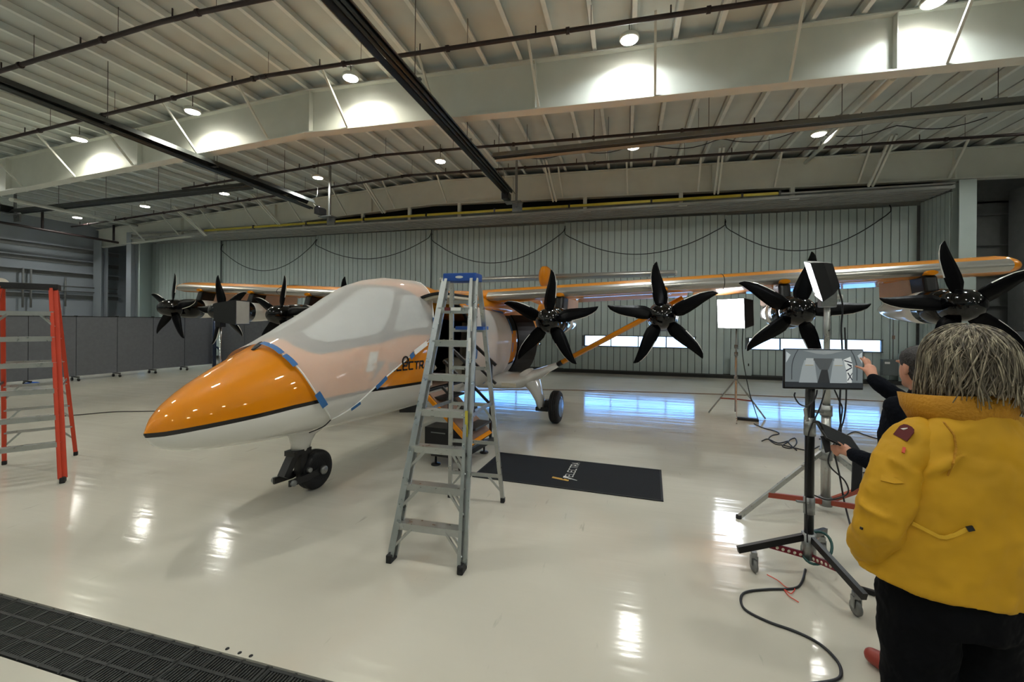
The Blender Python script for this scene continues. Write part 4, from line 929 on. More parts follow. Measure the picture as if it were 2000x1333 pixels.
partition('grey folding partition behind the nose, running along the sliding doors', [(-14.6+1.0*k, 12.55+.1*k) for k in range(9)])
partition('blue-grey folding partition at the right edge behind the people', [(9.35, 14.0), (10.1, 13.3), (10.9, 12.65)], 1.66)
t = thing('barrier_post', 'dark blue tube post with bent handle before the partition', 'post', (-14.5, 12.2, 0))
MB().tube((0, 0, 0), (0, 0, 1.78), .06, n=12).build('tube', 'navy_tube', t)
MB().path([(0, 0, .75), (.12, .0, .76), (.24, 0, .66), (.26, 0, .4), (.26, 0, .02)], .035, 8).build('bent_handle', 'navy_tube', t)
# ---- block under the belly, blue tool, wall lamp
t = thing('storage_crate', 'low dark crate with blue lid under the airplane belly', 'crate', (-4.1, 7.72, 0), R_(20))
bevel(MB().box((0, 0, .07), (.5, .34, .14)).build('tub', 'black_metal', t), .01); bevel(MB().box((.13, 0, .15), (.24, .35, .02)).build('lid', 'pallet_blue', t), .006); MB().box((.2, -.172, .08), (.07, .006, .05)).build('sticker', 'white_paper', t)
p = gnd(60, 754); tag(MB().rings([(p+V((-.12, -.05, .05)), .03, .03), (p+V((.02, 0, .06)), .055, .055), (p+V((.16, .06, .05)), .05, .05), (p+V((.2, .08, .05)), .02, .02)], n=12).build('cleaning_tool', 'blue_plastic'), 'small blue plastic tool on the floor seen through the orange ladder', 'tool')
pw = V((-24.45, 11.25, 3.1)); t = thing('wall_lamp', 'pale round dome lamp on the wall at the far left edge', 'lamp', pw)
MB().lathe([(.0, .3), (.12, .28), (.22, .2), (.27, .08), (.27, 0), (.0, -.02)], (0, 0, 0), (1, -.2, .1), 20).build('dome', 'cream', t); MB().tube((-.2, 0, 0), (.02, 0, 0), .04).build('arm', 'galv', t)
# ---- monitor on rolling stand
TB = V((1.27, 3.52, 0)); t = thing('monitor_stand', 'flat monitor showing cabin seats on a black rolling stand', 'monitor', TB)
MON = t
cas = [V((.9, 3.45, 0)), V((1.38, 3.11, 0)), V((1.48, 3.85, 0))]
MB().tube((0, 0, .16), (0, 0, 1.5), .03, n=16).build('pole', 'black_satin', t)
for z0, z1, r in ((1.0, 1.13, .037), (.44, .56, .036), (.12, .3, .045)): MB().lathe([(.03, z0), (r, z0), (r, z1), (.03, z1)], (0, 0, 0), (0, 0, 1), 16).build('clamp_collar', 'galv', t)
MB().bar((-.02, -.04, .53), (-.1, -.06, .54), .02, .012).build('clamp_lever', 'galv', t); MB().bar((-.03, -.03, 1.12), (-.05, -.06, 1.2), .02, .02).build('clamp_lever', 'galv', t)
for c in cas:
    d = (c-TB).normalized(); leg = MB().bar(V((0, 0, .27))+d*.04, d*.49+V((0, 0, .155)), .03, .045).build('leg', 'black_satin', t)
    e = d*((c-TB).length); cb = MB().box(e+V((0, 0, .125)), (.035, .035, .04)).bar(e+V((-.02, 0, .12)), e+V((-.02, 0, .05)), .006, .04).bar(e+V((.02, 0, .12)), e+V((.02, 0, .05)), .006, .04).build('caster_fork', 'galv', leg)
    MB().lathe([(0, -.014), (.03, -.014), (.046, -.01), (.048, 0), (.046, .01), (.03, .014), (0, .014)], e+V((0, 0, .048)), (1, .2, 0), 18).build('caster_wheel', 'caster_grey', leg)
    br = MB().bar(V((0, 0, .14))+d*.03, d*.27+V((0, 0, .2)), .014, .042).build('perforated_brace', 'red_anod', t)
    for k in range(5):
        p = V((0, 0, .145))+d*.06+(d*.2+V((0, 0, .05)))*(k/5); sd = V((-d.y, d.x, 0)); MB().lathe([(0, -.009), (.011, -.009), (.011, .009), (0, .009)], p, sd, 10).build('brace_hole', 'cream', br)
MB().path([V((.05+.09*math.cos(a), .07*math.sin(a), .2+.09*math.sin(a*1.0+.6))) for a in [k*.5 for k in range(27)]], .009, 6, sub=2).build('cable_coil', 'green_cable', t)
# the monitor panel
tc_ = atD(1608.5, 721.5, 3.02); mr_ = Matrix.Rotation(R_(-4), 3, 'Z'); MR, MF = mr_ @ R0, mr_ @ FW
hw, hh = .268, .143; rotm = Matrix((MR, MF, V((0, 0, 1)))).transposed()
mo = MB().box(tc_+MF*.011, (2*hw, .02, 2*hh), rotm).build('monitor', 'screen_bezel', t, world=True); bevel(mo, .004)
MB().box(tc_+MF*.045, (.2, .05, .16), rotm).build('mount_plate', 'black_metal', mo, world=True)
def scr(name, poly, rgb, depth, e=.55):
    m_ = mat('screen_'+name, rgb, .4, emit=rgb, estr=e, spec=.3)
    return MB().prism([(x*hw*.975, y*hh*.93+.003) for x, y in poly], tc_-MF*(.0005+.0006*depth), MR, (0, 0, 1), .0004).build(name, m_, mo, world=True)
scr('picture', [(-1, -1), (1, -1), (1, 1), (-1, 1)], (104, 112, 116), 1)
scr('picture_ceiling', [(-.55, .96), (-.2, .8), (0, .76), (.2, .8), (.5, .96)], (132, 138, 140), 2)
scr('picture_floor', [(-1, -1), (1, -1), (1, -.72), (-1, -.72)], (44, 48, 52), 2)
scr('picture_aisle', [(-.16, -.75), (.16, -.75), (.1, -.05), (-.06, -.05)], (48, 50, 52), 2); scr('picture_aisle_back', [(-.3, .55), (.24, .55), (.12, -.05), (-.1, -.05)], (76, 80, 82), 2)
for s_, nm_ in ((-1, 'left'), (1, 'right')):
    scr('picture_seat_'+nm_, [(s_*.62-.02, -.75), (s_*.16, -.75), (s_*.2, -.2), (s_*.24, .42), (s_*.5, .45), (s_*.56, .1)], (140, 148, 152), 3)
    scr('picture_headrest_'+nm_, [(s_*.26, .2), (s_*.27, .55), (s_*.46, .55), (s_*.49, .2)], (158, 164, 166), 4)
    scr('picture_belt_'+nm_, [(s_*.28, .2), (s_*.28, .17), (s_*.48, .17), (s_*.48, .2)], (150, 138, 96), 5)
    for k in range(6):
        y0, y1 = -.6+.27*k, -.6+.27*(k+1); f = lambda y: s_*(.84-.16*max(0, y)**2)
        scr('picture_arch_%s_%d' % (nm_, k), [(f(y0), y0), (f(y0)+.02, y0), (f(y1)+.02, y1), (f(y1), y1)], (54, 58, 62), 4)
    scr('picture_window_'+nm_, [(s_*.98, .9), (s_*.86, .72), (s_*.98, .3)], (168, 176, 180), 3)
scr('picture_sheet', [(.5, .5), (.68, .66), (.74, .2), (.72, -.72), (.6, -.72), (.58, -.1)], (196, 200, 200), 4)
for k, pl in enumerate(([(.52, .48), (.72, .36), (.72, .3), (.52, .42)], [(.6, .3), (.72, .2), (.7, .1), (.6, .24)], [(.6, -.2), (.72, -.6), (.74, -.58), (.63, -.18)], [(.72, -.2), (.6, -.6), (.62, -.62), (.74, -.2)], [(.58, -.12), (.72, .06), (.72, .12), (.57, -.05)])): scr('picture_stair_%d' % k, pl, (40, 44, 56), 5)
# cables hanging behind the monitor
for k, P in enumerate(([(1553, 767), (1552, 775), (1562, 790), (1578, 793), (1592, 778), (1596, 762)], [(1612, 762), (1600, 800), (1586, 830), (1578, 860), (1574, 960), (1577, 1060)], [(1630, 762), (1640, 785), (1645, 800), (1640, 835), (1634, 850)])):
    MB().path([atD(x, y, 3.02) for x, y in P], .005, 6).build('signal_cable', 'cable_black', t, world=True)
# ---- tall combo stand with edge-on panel light
CB = V((1.85, 4.75, 0)); t = thing('light_stand', 'bright panel light seen edge-on atop a tall silver tripod stand with red braces', 'light stand', CB)
MB().tube((0, 0, .08), (0, 0, .98), .04, n=16).tube((0, 0, .98), (0, 0, 1.42), .033, n=16).tube((0, 0, 1.42), (0, 0, 2.04), .026, n=16).build('mast', 'aluminium', t)
for z0, z1, r in ((.06, .14, .055), (.5, .6, .055), (.92, 1.02, .05), (1.36, 1.45, .045)): MB().lathe([(.02, z0), (r, z0), (r, z1), (.02, z1)], (0, 0, 0), (0, 0, 1), 16).build('collar', 'galv', t)
for z in (.96, 1.2, 1.38): MB().bar((-.03, -.02, z), (-.11, -.06, z+.005), .025, .03).build('knob', 'galv', t)
for a in (205, 318, 30):
    d = V((math.cos(R_(a)), math.sin(R_(a)), 0)); top = V((0, 0, .57))+d*.05; ft = d*.93+V((0, 0, .01))
    MB().bar(top, ft, .024, .04).build('leg', 'aluminium', t)
    m_ = top.lerp(ft, .66); MB().bar(V((0, 0, .1))+d*.05+V((0, 0, 0)), m_, .03, .045).build('brace', 'brace_red', t)
    MB().lathe([(0, 0), (.025, 0), (.025, .03), (0, .03)], d*.93, (0, 0, 1), 10).build('foot', 'black_rubber', t)
bevel(MB().box((0, 0, 2.05), (.13, .1, .18)).build('receiver', 'galv', t), .01)
for s_ in (-1, 1): MB().lathe([(0, 0), (.022, 0), (.022, .05), (0, .05)], (s_*.065, -.02, 2.08-.02*s_), (s_, 0, 0), 10).build('knob', 'white_print', t)
fc = atD(1588, 548, 4.05); upv = (atD(1577, 513, 4.05)-atD(1600, 583, 4.05)).normalized(); nn = (-RT*.87+FW*.48); nn = (nn-upv*nn.dot(upv)).normalized(); sv = upv.cross(nn).normalized()
def pq(a, b, c): return fc+sv*a+upv*b+nn*c
hs, hu = .24, .185
b = MB(); b.add([pq(-hs, -hu, 0), pq(hs, -hu, 0), pq(hs, hu, 0), pq(-hs, hu, 0), pq(-hs*.8, -hu*.8, -.1), pq(hs*.8, -hu*.8, -.1), pq(hs*.8, hu*.8, -.1), pq(-hs*.8, hu*.8, -.1), pq(-hs*.4, -hu*.6, -.17), pq(hs*.4, -hu*.6, -.17), pq(hs*.4, hu*.6, -.17), pq(-hs*.4, hu*.6, -.17)],
            [(0, 1, 5, 4), (1, 2, 6, 5), (2, 3, 7, 6), (3, 0, 4, 7), (4, 5, 9, 8), (5, 6, 10, 9), (6, 7, 11, 10), (7, 4, 8, 11), (8, 9, 10, 11), (3, 2, 1, 0)])
hd = b.build('lamp_head', 'black_metal', t, world=True)
MB().add([pq(-hs*.95, -hu*.95, .004), pq(hs*.95, -hu*.95, .004), pq(hs*.95, hu*.95, .004), pq(-hs*.95, hu*.95, .004)], [(0, 1, 2, 3)]).build('light_panel', 'soft_glow', hd, world=True)
MB().bar(pq(0, -hu*.5, -.14), V((CB.x, CB.y, 2.13)), .05, .07).build('yoke', 'black_metal', hd, world=True)
MB().path([pq(0, -.1, -.17), atD(1640, 572, 4.0), atD(1646, 600, 4.0), atD(1643, 640, 4.0), atD(1645, 700, 4.0), atD(1640, 790, 4.0), atD(1642, 850, 4.0), atD(1630, 880, 4.0), atD(1640, 930, 4.0), atD(1650, 985, 4.0), gnd(1668, 1052)], .008, 6).build('power_cable', 'cable_black', t, world=True)
MB().path([atD(1650, 640, 4.0), atD(1653, 760, 4.0), atD(1648, 820, 4.0), atD(1632, 860, 4.0), atD(1618, 905, 4.0), atD(1650, 940, 4.0), atD(1655, 965, 4.0), atD(1620, 977, 4.0), atD(1590, 968, 4.0)], .007, 6).build('power_cable', 'cable_black', t, world=True)
# ---- lit soft light on small tripod
SB = V((2.0, 8.95, 0)); t = thing('softbox_light', 'lit square soft light on a slim tripod before the sliding doors', 'studio light', SB)
MB().tube((0, 0, .12), (0, 0, 1.2), .022, n=12).tube((0, 0, 1.2), (0, 0, 1.85), .016, n=12).build('mast', 'aluminium', t)
for z in (.72, 1.18, 1.32): MB().lathe([(.01, z), (.035, z), (.035, z+.07), (.01, z+.07)], (0, 0, 0), (0, 0, 1), 12).build('collar', 'galv', t)
for ft in ((1.59, 9.3, 0), (2.52, 9.0, 0), (1.9, 8.42, 0)):
    d = V(ft)-SB; MB().bar((0, 0, .74), d+V((0, 0, .01)), .018, .026).build('leg', 'aluminium', t); MB().bar((0, 0, .36), V((0, 0, .74)).lerp(d, .55), .02, .024).build('brace', 'brace_red', t)
fc = atD(1427, 613, 7.95); nn = (-FW*.42-RT*.9+V((0, 0, -.05))).normalized(); sv = V((0, 0, 1)).cross(nn).normalized(); upv = nn.cross(sv); hs, hu = .285, .275
b = MB(); b.add([pq(-hs, -hu, 0), pq(hs, -hu, 0), pq(hs, hu, 0), pq(-hs, hu, 0), pq(-hs*.85, -hu*.85, -.3), pq(hs*.85, -hu*.85, -.3), pq(hs*.85, hu*.85, -.3), pq(-hs*.85, hu*.85, -.3)], [(0, 1, 5, 4), (1, 2, 6, 5), (2, 3, 7, 6), (3, 0, 4, 7), (4, 5, 6, 7), (3, 2, 1, 0)])
hd = b.build('softbox', 'black_metal', t, world=True); MB().add([pq(-hs*.97, -hu*.97, .004), pq(hs*.97, -hu*.97, .004), pq(hs*.97, hu*.97, .004), pq(-hs*.97, hu*.97, .004)], [(0, 1, 2, 3)]).build('diffuser', 'soft_glow', hd, world=True)
MB().box(pq(0, 0, -.36), (.16, .14, .28)).build('lamp_body', 'black_metal', hd, world=True); MB().bar(pq(0, -.1, -.3), SB+V((0, 0, 1.84)), .03, .03).build('yoke', 'black_metal', hd, world=True)
MB().path([pq(0, -.2, -.34), atD(1450, 690, 7.9), atD(1462, 760, 7.9), atD(1474, 800, 7.9), gnd(1480, 818)], .008, 5).build('power_cable', 'cable_black', t, world=True)
p = gnd(1460, 822); tag(bevel(MB().box(p+V((0, 0, .025)), (.36, .09, .05), Matrix.Rotation(R_(-10), 3, 'Z')).build('power_strip', 'black_metal'), .01), 'black power strip on the floor beside the slim tripod', 'power strip')
# ---- dark soft light on the left
d_ = 8.3; SL = atD(430, 700, d_); SL.z = 0; t = thing('softbox_light', 'unlit black softbox on a stand beside the far left propellers', 'studio light', SL)
MB().tube((0, 0, .1), (0, 0, 1.72), .02, n=12).build('mast', 'chrome', t)
for a in (90, 210, 330):
    d = V((math.cos(R_(a)), math.sin(R_(a)), 0)); MB().bar((0, 0, .6), d*.5+V((0, 0, .01)), .02, .025).build('leg', 'chrome', t)
fc = atD(474, 611, d_-.1); nn = (R0*.95+FW*.08).normalized(); sv = V((0, 0, 1)).cross(nn).normalized(); upv = nn.cross(sv); hs, hu = .25, .235
b = MB(); b.add([pq(-hs, -hu, 0), pq(hs, -hu, 0), pq(hs, hu, 0), pq(-hs, hu, 0), pq(-hs*.75, -hu*.7, -.42), pq(hs*.75, -hu*.7, -.42), pq(hs*.75, hu*.7, -.42), pq(-hs*.75, hu*.7, -.42)], [(0, 1, 5, 4), (1, 2, 6, 5), (2, 3, 7, 6), (3, 0, 4, 7), (4, 5, 6, 7), (3, 2, 1, 0)])
hd = b.build('softbox', 'black_metal', t, world=True); MB().add([pq(-hs*.92, -hu*.92, .006), pq(hs*.92, -hu*.92, .006), pq(hs*.92, hu*.92, .006), pq(-hs*.92, hu*.92, .006)], [(0, 1, 2, 3)]).build('diffuser', 'soft_white', hd, world=True)
MB().box(SL+V((0, 0, 1.74)), (.12, .12, .2)).build('lamp_body', 'black_metal', hd, world=True)
# ---- cords on the floor
def cord(name, label, P, r=.008, m_='cable_black', z=None, cat='cord'):
    tag(MB().path([gnd(x, y, r if z is None else z) for x, y in P], r, 6).build(name, m_), label, cat)
cord('floor_cable', 'thin dark cord across the floor behind the orange ladder and nose', [(-60, 826), (60, 818), (150, 811), (220, 805), (275, 804), (330, 803)], .009, 'pipe_dark')
cord('floor_cable', 'thin cord lying across the far floor before the sliding doors', [(860, 765), (1000, 761), (1150, 763), (1300, 767), (1480, 773), (1620, 779), (1790, 787)], .01, 'brown_panel')
cord('floor_cable', 'black cable looping over the floor from the rolling stand to the bottom edge', [(1573, 1113), (1566, 1138), (1550, 1150), (1500, 1152), (1458, 1157), (1447, 1170), (1456, 1192), (1500, 1215), (1555, 1235), (1600, 1258), (1632, 1288), (1643, 1312), (1634, 1328), (1590, 1336), (1540, 1340)], .008)
cord('string', 'red string tied round the black cable on the floor', [(1498, 1123), (1520, 1135), (1536, 1148), (1552, 1150), (1545, 1160), (1532, 1152), (1540, 1164), (1552, 1172), (1560, 1177)], .003, 'red_string', .01, cat='string')
cord('floor_cable', 'black cable snaking from the power strip toward the tall tripod', [(1473, 828), (1490, 836), (1515, 843), (1521, 848), (1508, 851), (1502, 858), (1515, 868), (1530, 870), (1550, 875), (1580, 880), (1600, 872)], .008)
cord('floor_cable', 'tangled black cable left of the tall tripod feet', [(1488, 862), (1500, 858), (1520, 866), (1540, 862), (1528, 872), (1545, 876), (1556, 866), (1552, 856), (1540, 864), (1556, 880)], .008)
cord('floor_cable', 'black cable running behind the tall tripod to the right', [(1600, 858), (1640, 856), (1668, 844), (1690, 850), (1720, 858), (1790, 864)], .008)
cord('floor_cable', 'coiled black cable on the floor right of the tall tripod', [(1682, 925), (1700, 922), (1725, 926), (1712, 932), (1690, 930), (1705, 940), (1735, 946), (1750, 950)], .008)
MB_ = MB().bar(gnd(1678, 1150, .02), gnd(1712, 1160, .02), .03, .03); tag(bevel(MB_.build('stand_tube', 'black_satin'), .004), 'short black tube lying on the floor beside the black trousers', 'tube')
for x_, y_ in ((444, 1268), (468, 1276), (490, 1282)): tag(MB().lathe([(0, 0), (.011, 0), (.009, .003), (0, .004)], gnd(x_, y_), (0, 0, 1), 10).build('floor_anchor', 'black_metal'), 'small dark anchor bolt in the floor beside the drain grate', 'anchor bolt', 'anchor bolts by the drain')
# @@PART5
# ================================================================== PEOPLE
def blob(mb, name, m_, parent, voxel, it=4, disp=0.0, dsc=.12):
    o = mb.build(name, m_, parent)
    r = o.modifiers.new('remesh', 'REMESH'); r.mode = 'VOXEL'; r.voxel_size = voxel; r.use_smooth_shade = True
    s_ = o.modifiers.new('smooth', 'SMOOTH'); s_.factor = .5; s_.iterations = it
    if disp:
        tx = bpy.data.textures.new(name+'_folds', 'CLOUDS'); tx.noise_scale = dsc; tx.noise_depth = 2
        d = o.modifiers.new('folds', 'DISPLACE'); d.texture = tx; d.strength = disp; d.mid_level = .5; d.texture_coords = 'LOCAL'
    return o
from mathutils.bvhtree import BVHTree
def hitter(o):
    dg = bpy.context.evaluated_depsgraph_get(); bv = BVHTree.FromObject(o, dg); Mw = o.matrix_world
    def f(px_, py_):
        inv = Mw.inverted(); a = inv @ V((0, 0, EYE)); d = (inv.to_3x3() @ ray(px_, py_)).normalized(); h = bv.ray_cast(a, d)
        return (Mw @ h[0], (Mw.to_3x3() @ h[1]).normalized()) if h[0] is not None else (None, None)
    return f
def head(b, c, fyv, sc=1.0):
    # skull, jaw, nose, ears, brow and lips round centre c, facing fyv
    fyv = V(fyv).normalized(); fxv = fyv.cross(V((0, 0, 1))); c = V(c)
    g = lambda x, y, z: c+(fxv*x+fyv*y+V((0, 0, z)))*sc
    b.ball(g(0, -.008, .03), (.08*sc, .095*sc, .09*sc), 18, 12); b.ball(g(0, .025, -.02), (.066*sc, .07*sc, .095*sc), 16, 10); b.ball(g(0, .05, -.085), (.04*sc, .04*sc, .03*sc), 12, 8)
    b.chain([g(0, .088, .015), g(0, .1, -.02)], [.008*sc, .013*sc]); b.chain([g(-.02, .088, -.055), g(.02, .088, -.055)], [.008*sc, .008*sc])
    for s_ in (-1, 1): b.ball(g(s_*.078, 0, -.005), (.012*sc, .02*sc, .033*sc), 10, 8); b.chain([g(s_*.045, .085, .03), g(s_*.015, .092, .028)], [.008*sc, .008*sc])
    return g
def hand(b, wrist, palm, tips, kn=.5):
    wrist, palm = V(wrist), V(palm); b.chain([wrist, palm], [.026, .033], 10)
    b.ball(palm, .034, 12, 8)
    for k, tip in enumerate(tips):
        tip = V(tip); d = (palm-wrist).normalized(); base = palm+(tip-palm)*.28 if k < len(tips)-1 else wrist.lerp(palm, .55)+(tip-palm)*.15
        mid = base.lerp(tip, .5)+V((0, 0, .008)); b.chain([base, mid, tip], [.0105, .0095, .0075], 8, 4)
# ---------------- person in the yellow jacket
PW = V((1.10, 1.80, 0)); w = thing('person', 'person in yellow jacket and black trousers seen from behind, grey-blond hair', 'person', PW, R_(10))
b = MB()
head(b, (.015, .03, 1.665), (-.25, .97, 0)); b.chain([(.0, 0, 1.44), (.01, .015, 1.6)], [.06, .055])
b.chain([(-.05, 0, .9), (-.03, 0, 1.15), (0, 0, 1.42)], [(.16, .11), (.15, .1), (.17, .09)]); 
b.chain([(-.16, 0, 1.42), (-.26, -.03, 1.17), (-.23, .04, 1.0), (-.18, .06, .92)], [.045, .038, .03, .03]); b.chain([(.16, 0, 1.42), (.24, -.03, 1.17), (.18, .04, 1.0), (.1, .06, .92)], [.045, .038, .03, .03])
for s_ in (-1, 1):
    hx = -.05+s_*.125; hand(b, (hx, .06, .93), (hx, .07, .87), [(hx-.03, .075, .79), (hx-.01, .08, .78), (hx+.012, .08, .785), (hx+.032, .075, .8), (hx-s_*.04, .09, .83)])
    b.chain([(-.05+s_*.09, 0, .9), (-.045+s_*.1, .01, .5), (-.04+s_*.1, -.02, .1)], [.075, .055, .045]); b.chain([(-.04+s_*.1, -.03, .06), (-.04+s_*.11, .14, .04)], [.045, .035])
wb_ = blob(b, 'body', 'skin', w, .007, 2)
b = MB()
b.chain([(-.06, 0, .93), (-.05, 0, 1.05), (-.03, -.005, 1.2), (-.005, -.005, 1.36), (0, -.01, 1.45), (0, 0, 1.5)], [(.245, .175), (.235, .17), (.235, .165), (.225, .15), (.17, .12), (.1, .09)], 24)
for z0, z1, f0, f1 in ((1.1, 1.04, 205, 265), (1.03, 1.0, 215, 275), (1.15, 1.3, 225, 262), (1.2, 1.05, 268, 300), (1.0, 1.1, 262, 300), (1.3, 1.4, 215, 250)):
    P = [V((-.04+.215*math.cos(R_(f0+(f1-f0)*i/8)), .15*math.sin(R_(f0+(f1-f0)*i/8)), z0+(z1-z0)*i/8)) for i in range(9)]; b.rings([(p, .016*math.sin(math.pi*(i+.6)/9.2), .016*math.sin(math.pi*(i+.6)/9.2)) for i, p in enumerate(P)], n=8)
jk = blob(b, 'jacket', 'jacket_yellow', w, .009, 3, .03, .10)
def ridge(b, c, r, f0, f1, z0, z1, th=.012):
    P = [V((c[0]+r*math.cos(R_(f0+(f1-f0)*i/8)), c[1]+r*math.sin(R_(f0+(f1-f0)*i/8)), z0+(z1-z0)*i/8)) for i in range(9)]; b.rings([(p, th*math.sin(math.pi*(i+.6)/9.2), th*math.sin(math.pi*(i+.6)/9.2)) for i, p in enumerate(P)], n=8)
b = MB(); b.chain([(-.14, -.01, 1.415), (-.215, -.025, 1.33), (-.285, -.05, 1.16), (-.28, .0, 1.05), (-.25, .05, .985)], [.075, .08, .073, .068, .058], 18)
for c, r, f0, f1, z0, z1 in (((-.29, -.05), .07, 175, 300, 1.2, 1.16), ((-.285, -.045), .068, 165, 290, 1.13, 1.17), ((-.285, -.03), .066, 170, 300, 1.09, 1.11), ((-.255, -.035), .076, 200, 320, 1.27, 1.2), ((-.27, .03), .058, 160, 290, 1.01, 1.03), ((-.22, -.025), .08, 210, 300, 1.37, 1.29)): ridge(b, c, r, f0, f1, z0, z1, .010)
slv = blob(b, 'sleeve', 'jacket_yellow', w, .009, 2, .026, .07)
b = MB(); b.chain([(.15, -.01, 1.425), (.225, -.025, 1.33), (.28, -.05, 1.16), (.26, .0, 1.05), (.2, .05, .985)], [.082, .088, .082, .074, .064], 18); blob(b, 'sleeve', 'jacket_yellow', w, .009, 2, .026, .07)
b = MB()
b.chain([(-.04, -.005, .97), (-.04, -.005, .88), (-.04, 0, .82)], [(.2, .155), (.2, .16), (.185, .15)], 20)
for s_ in (-1, 1): b.chain([(-.04+s_*.095, 0, .86), (-.03+s_*.1, .01, .5), (-.03+s_*.1, -.02, .06)], [(.108, .125), (.092, .095), (.085, .09)], 18)
blob(b, 'trousers', 'trouser_black', w, .012, 3, .025, .1)
for s_ in (-1, 1): b = MB(); b.chain([(-.055+s_*.105, -.06, .05), (-.055+s_*.11, .06, .045), (-.055+s_*.12, .17, .04)], [.05, .052, .042]); blob(b, 'shoe', 'black_rubber', w, .01, 2)
# collar: a folded corduroy band
b = MB(); rows = []
for i in range(25):
    a = R_(-128)+R_(256)*i/24-R_(90); e = abs(i-12)/12
    r0x, r0y, r1x, r1y = .135, .115, .128+.03*e, .105+.05*e; c = V((.0, .0, 0))
    p0 = V((r0x*math.cos(a), .01+r0y*math.sin(a), 1.475-.015*e)); p1 = V((r1x*math.cos(a), .015+r1y*math.sin(a), 1.575-.02*e))
    rows.append([p0, p0.lerp(p1, .5)+V((math.cos(a), math.sin(a), 0))*.008, p1, p1-V((math.cos(a), math.sin(a), 0))*.014, p0-V((math.cos(a), math.sin(a), 0))*.016])
vs = [p for r in rows for p in r]; n = 5; fs = [(i*n+j, (i+1)*n+j, (i+1)*n+(j+1) % n, i*n+(j+1) % n) for i in range(24) for j in range(n)]+[tuple(range(n)), tuple(range(24*n+n-1, 24*n-1, -1))]
MB().add(vs, fs, 0, True).build('collar', 'collar_tan', w)
# hair: a soft volume with loose locks over it
hc = V((.02, .005, 1.685)); b = MB()
b.ball(hc, (.094, .104, .104), 18, 12); b.ball(hc+V((.0, -.028, -.055)), (.092, .08, .075), 16, 10); b.ball(hc+V((.06, -.01, -.095)), (.05, .065, .075), 14, 10); b.ball(hc+V((-.06, .01, -.065)), (.042, .065, .055), 14, 10)
hr = blob(b, 'hair', 'hair_grey', w, .008, 4, .025, .05)
rnd = random.Random(5); b = MB()
for k in range(1500):
    a = rnd.uniform(0, 2*math.pi)
    if math.sin(a) > .5 and rnd.random() < .85: continue
    right = max(0, math.cos(a)); back = max(0, -math.sin(a))
    st0 = rnd.uniform(.02, 1.1); endz = -.06-rnd.uniform(0, .06)-.12*right*rnd.random()-.05*max(0, -math.cos(a)); P = []; ph = rnd.uniform(0, 6.3); lift = abs(rnd.gauss(0, .010)); tw = rnd.gauss(0, .45)+.35*math.cos(a); part = .25
    sw = rnd.uniform(-.3, .3); n_ = 8; thmax = 1.75
    for i in range(n_):
        u = i/(n_-1); th_ = st0+(thmax-st0)*min(1, u*1.35); over = max(0, u-.6)/.4
        aa = a+tw*u+.10*math.sin(ph+u*7)
        rr = 1.02+lift*9*(.4+u)+.035*math.sin(ph*2+u*5); flare = (.012+.03*rnd.random()*right)*over-.05*max(0, u-.8)
        p = hc+V((.096*rr*math.sin(th_)*math.cos(aa)+.02*over*right, .108*rr*math.sin(th_)*math.sin(aa), .108*rr*math.cos(th_)))
        p += V((math.cos(aa)*flare, math.sin(aa)*flare, (endz+.02)*over*.9))
        P.append(p)
    b.path(P, rnd.choice((.0008, .001, .0013, .0017, .0022)), 4, sub=2)
ho = b.build('hair_locks', 'hair_grey', hr); ho['kind'] = 'stuff'
# ---------------- person in black pointing at the monitor
PM = V((1.47, 2.66, 0)); p_ = thing('person', 'person in black sweater pointing at the monitor and holding a tablet', 'person', PM)
b = MB(); q_ = lambda v: V(v)-PM
fyv = V((-.26, .966, 0)); hd_c = V((-.01, .02, 1.575))
g = head(b, hd_c, fyv, .97); b.chain([(0, 0, 1.36), (0, .01, 1.5)], [.06, .055])
b.chain([(0, 0, .88), (0, 0, 1.1), (0, 0, 1.36)], [(.14, .1), (.13, .1), (.16, .09)])
H1 = atD(1699, 722, 2.70); W1_ = atD(1707, 742, 2.62); E1 = V((1.64, 2.98, 1.3))
H2 = atD(1648, 878, 2.55); W2_ = atD(1668, 890, 2.47); E2 = V((1.46, 2.58, 1.06))
b.chain([(.14, .03, 1.36), q_(E1), q_(W1_)], [.045, .036, .027]); b.chain([(-.13, -.03, 1.36), q_(E2), q_(W2_)], [.045, .036, .027])
hand(b, q_(W1_), q_(H1), [q_(atD(1681, 700, 2.76)), q_(atD(1687, 698, 2.77)), q_(atD(1693, 701, 2.78)), q_(atD(1698, 705, 2.77)), q_(atD(1671, 716, 2.74))])
hand(b, q_(W2_), q_(H2), [q_(atD(1622, 872, 2.6)), q_(atD(1624, 879, 2.59)), q_(atD(1628, 885, 2.58)), q_(atD(1634, 890, 2.57)), q_(atD(1630, 862, 2.55))])
ft = [V((-.10, -.10, 0)), V((.21, -.10, 0))]
for f_, s_ in zip(ft, (-1, 1)): b.chain([(s_*.08, 0, .86), (f_.x*.6+.02*s_, .02, .47), (f_.x, f_.y-.02, .1)], [.07, .052, .042]); b.chain([f_+V((.02, -.03, .06)), f_+V((-.07, .09, .04))], [.042, .034])
blob(b, 'body', 'skin', p_, .006, 2)
b = MB()
b.chain([(0, 0, .9), (0, 0, 1.05), (0, 0, 1.22), (0, 0, 1.36), (0, 0, 1.43)], [(.185, .14), (.18, .135), (.195, .135), (.175, .11), (.08, .075)], 22)
b.chain([(.14, .03, 1.37), q_(E1), q_(W1_+(H1-W1_)*-.1)], [.068, .058, .043], 14); b.chain([(-.13, -.03, 1.37), q_(E2), q_(W2_)], [.068, .058, .043], 14)
blob(b, 'sweater', 'sweater_black', p_, .01, 3, .02, .08)
b = MB(); b.chain([(0, 0, .95), (0, 0, .82)], [(.175, .13), (.17, .13)], 18)
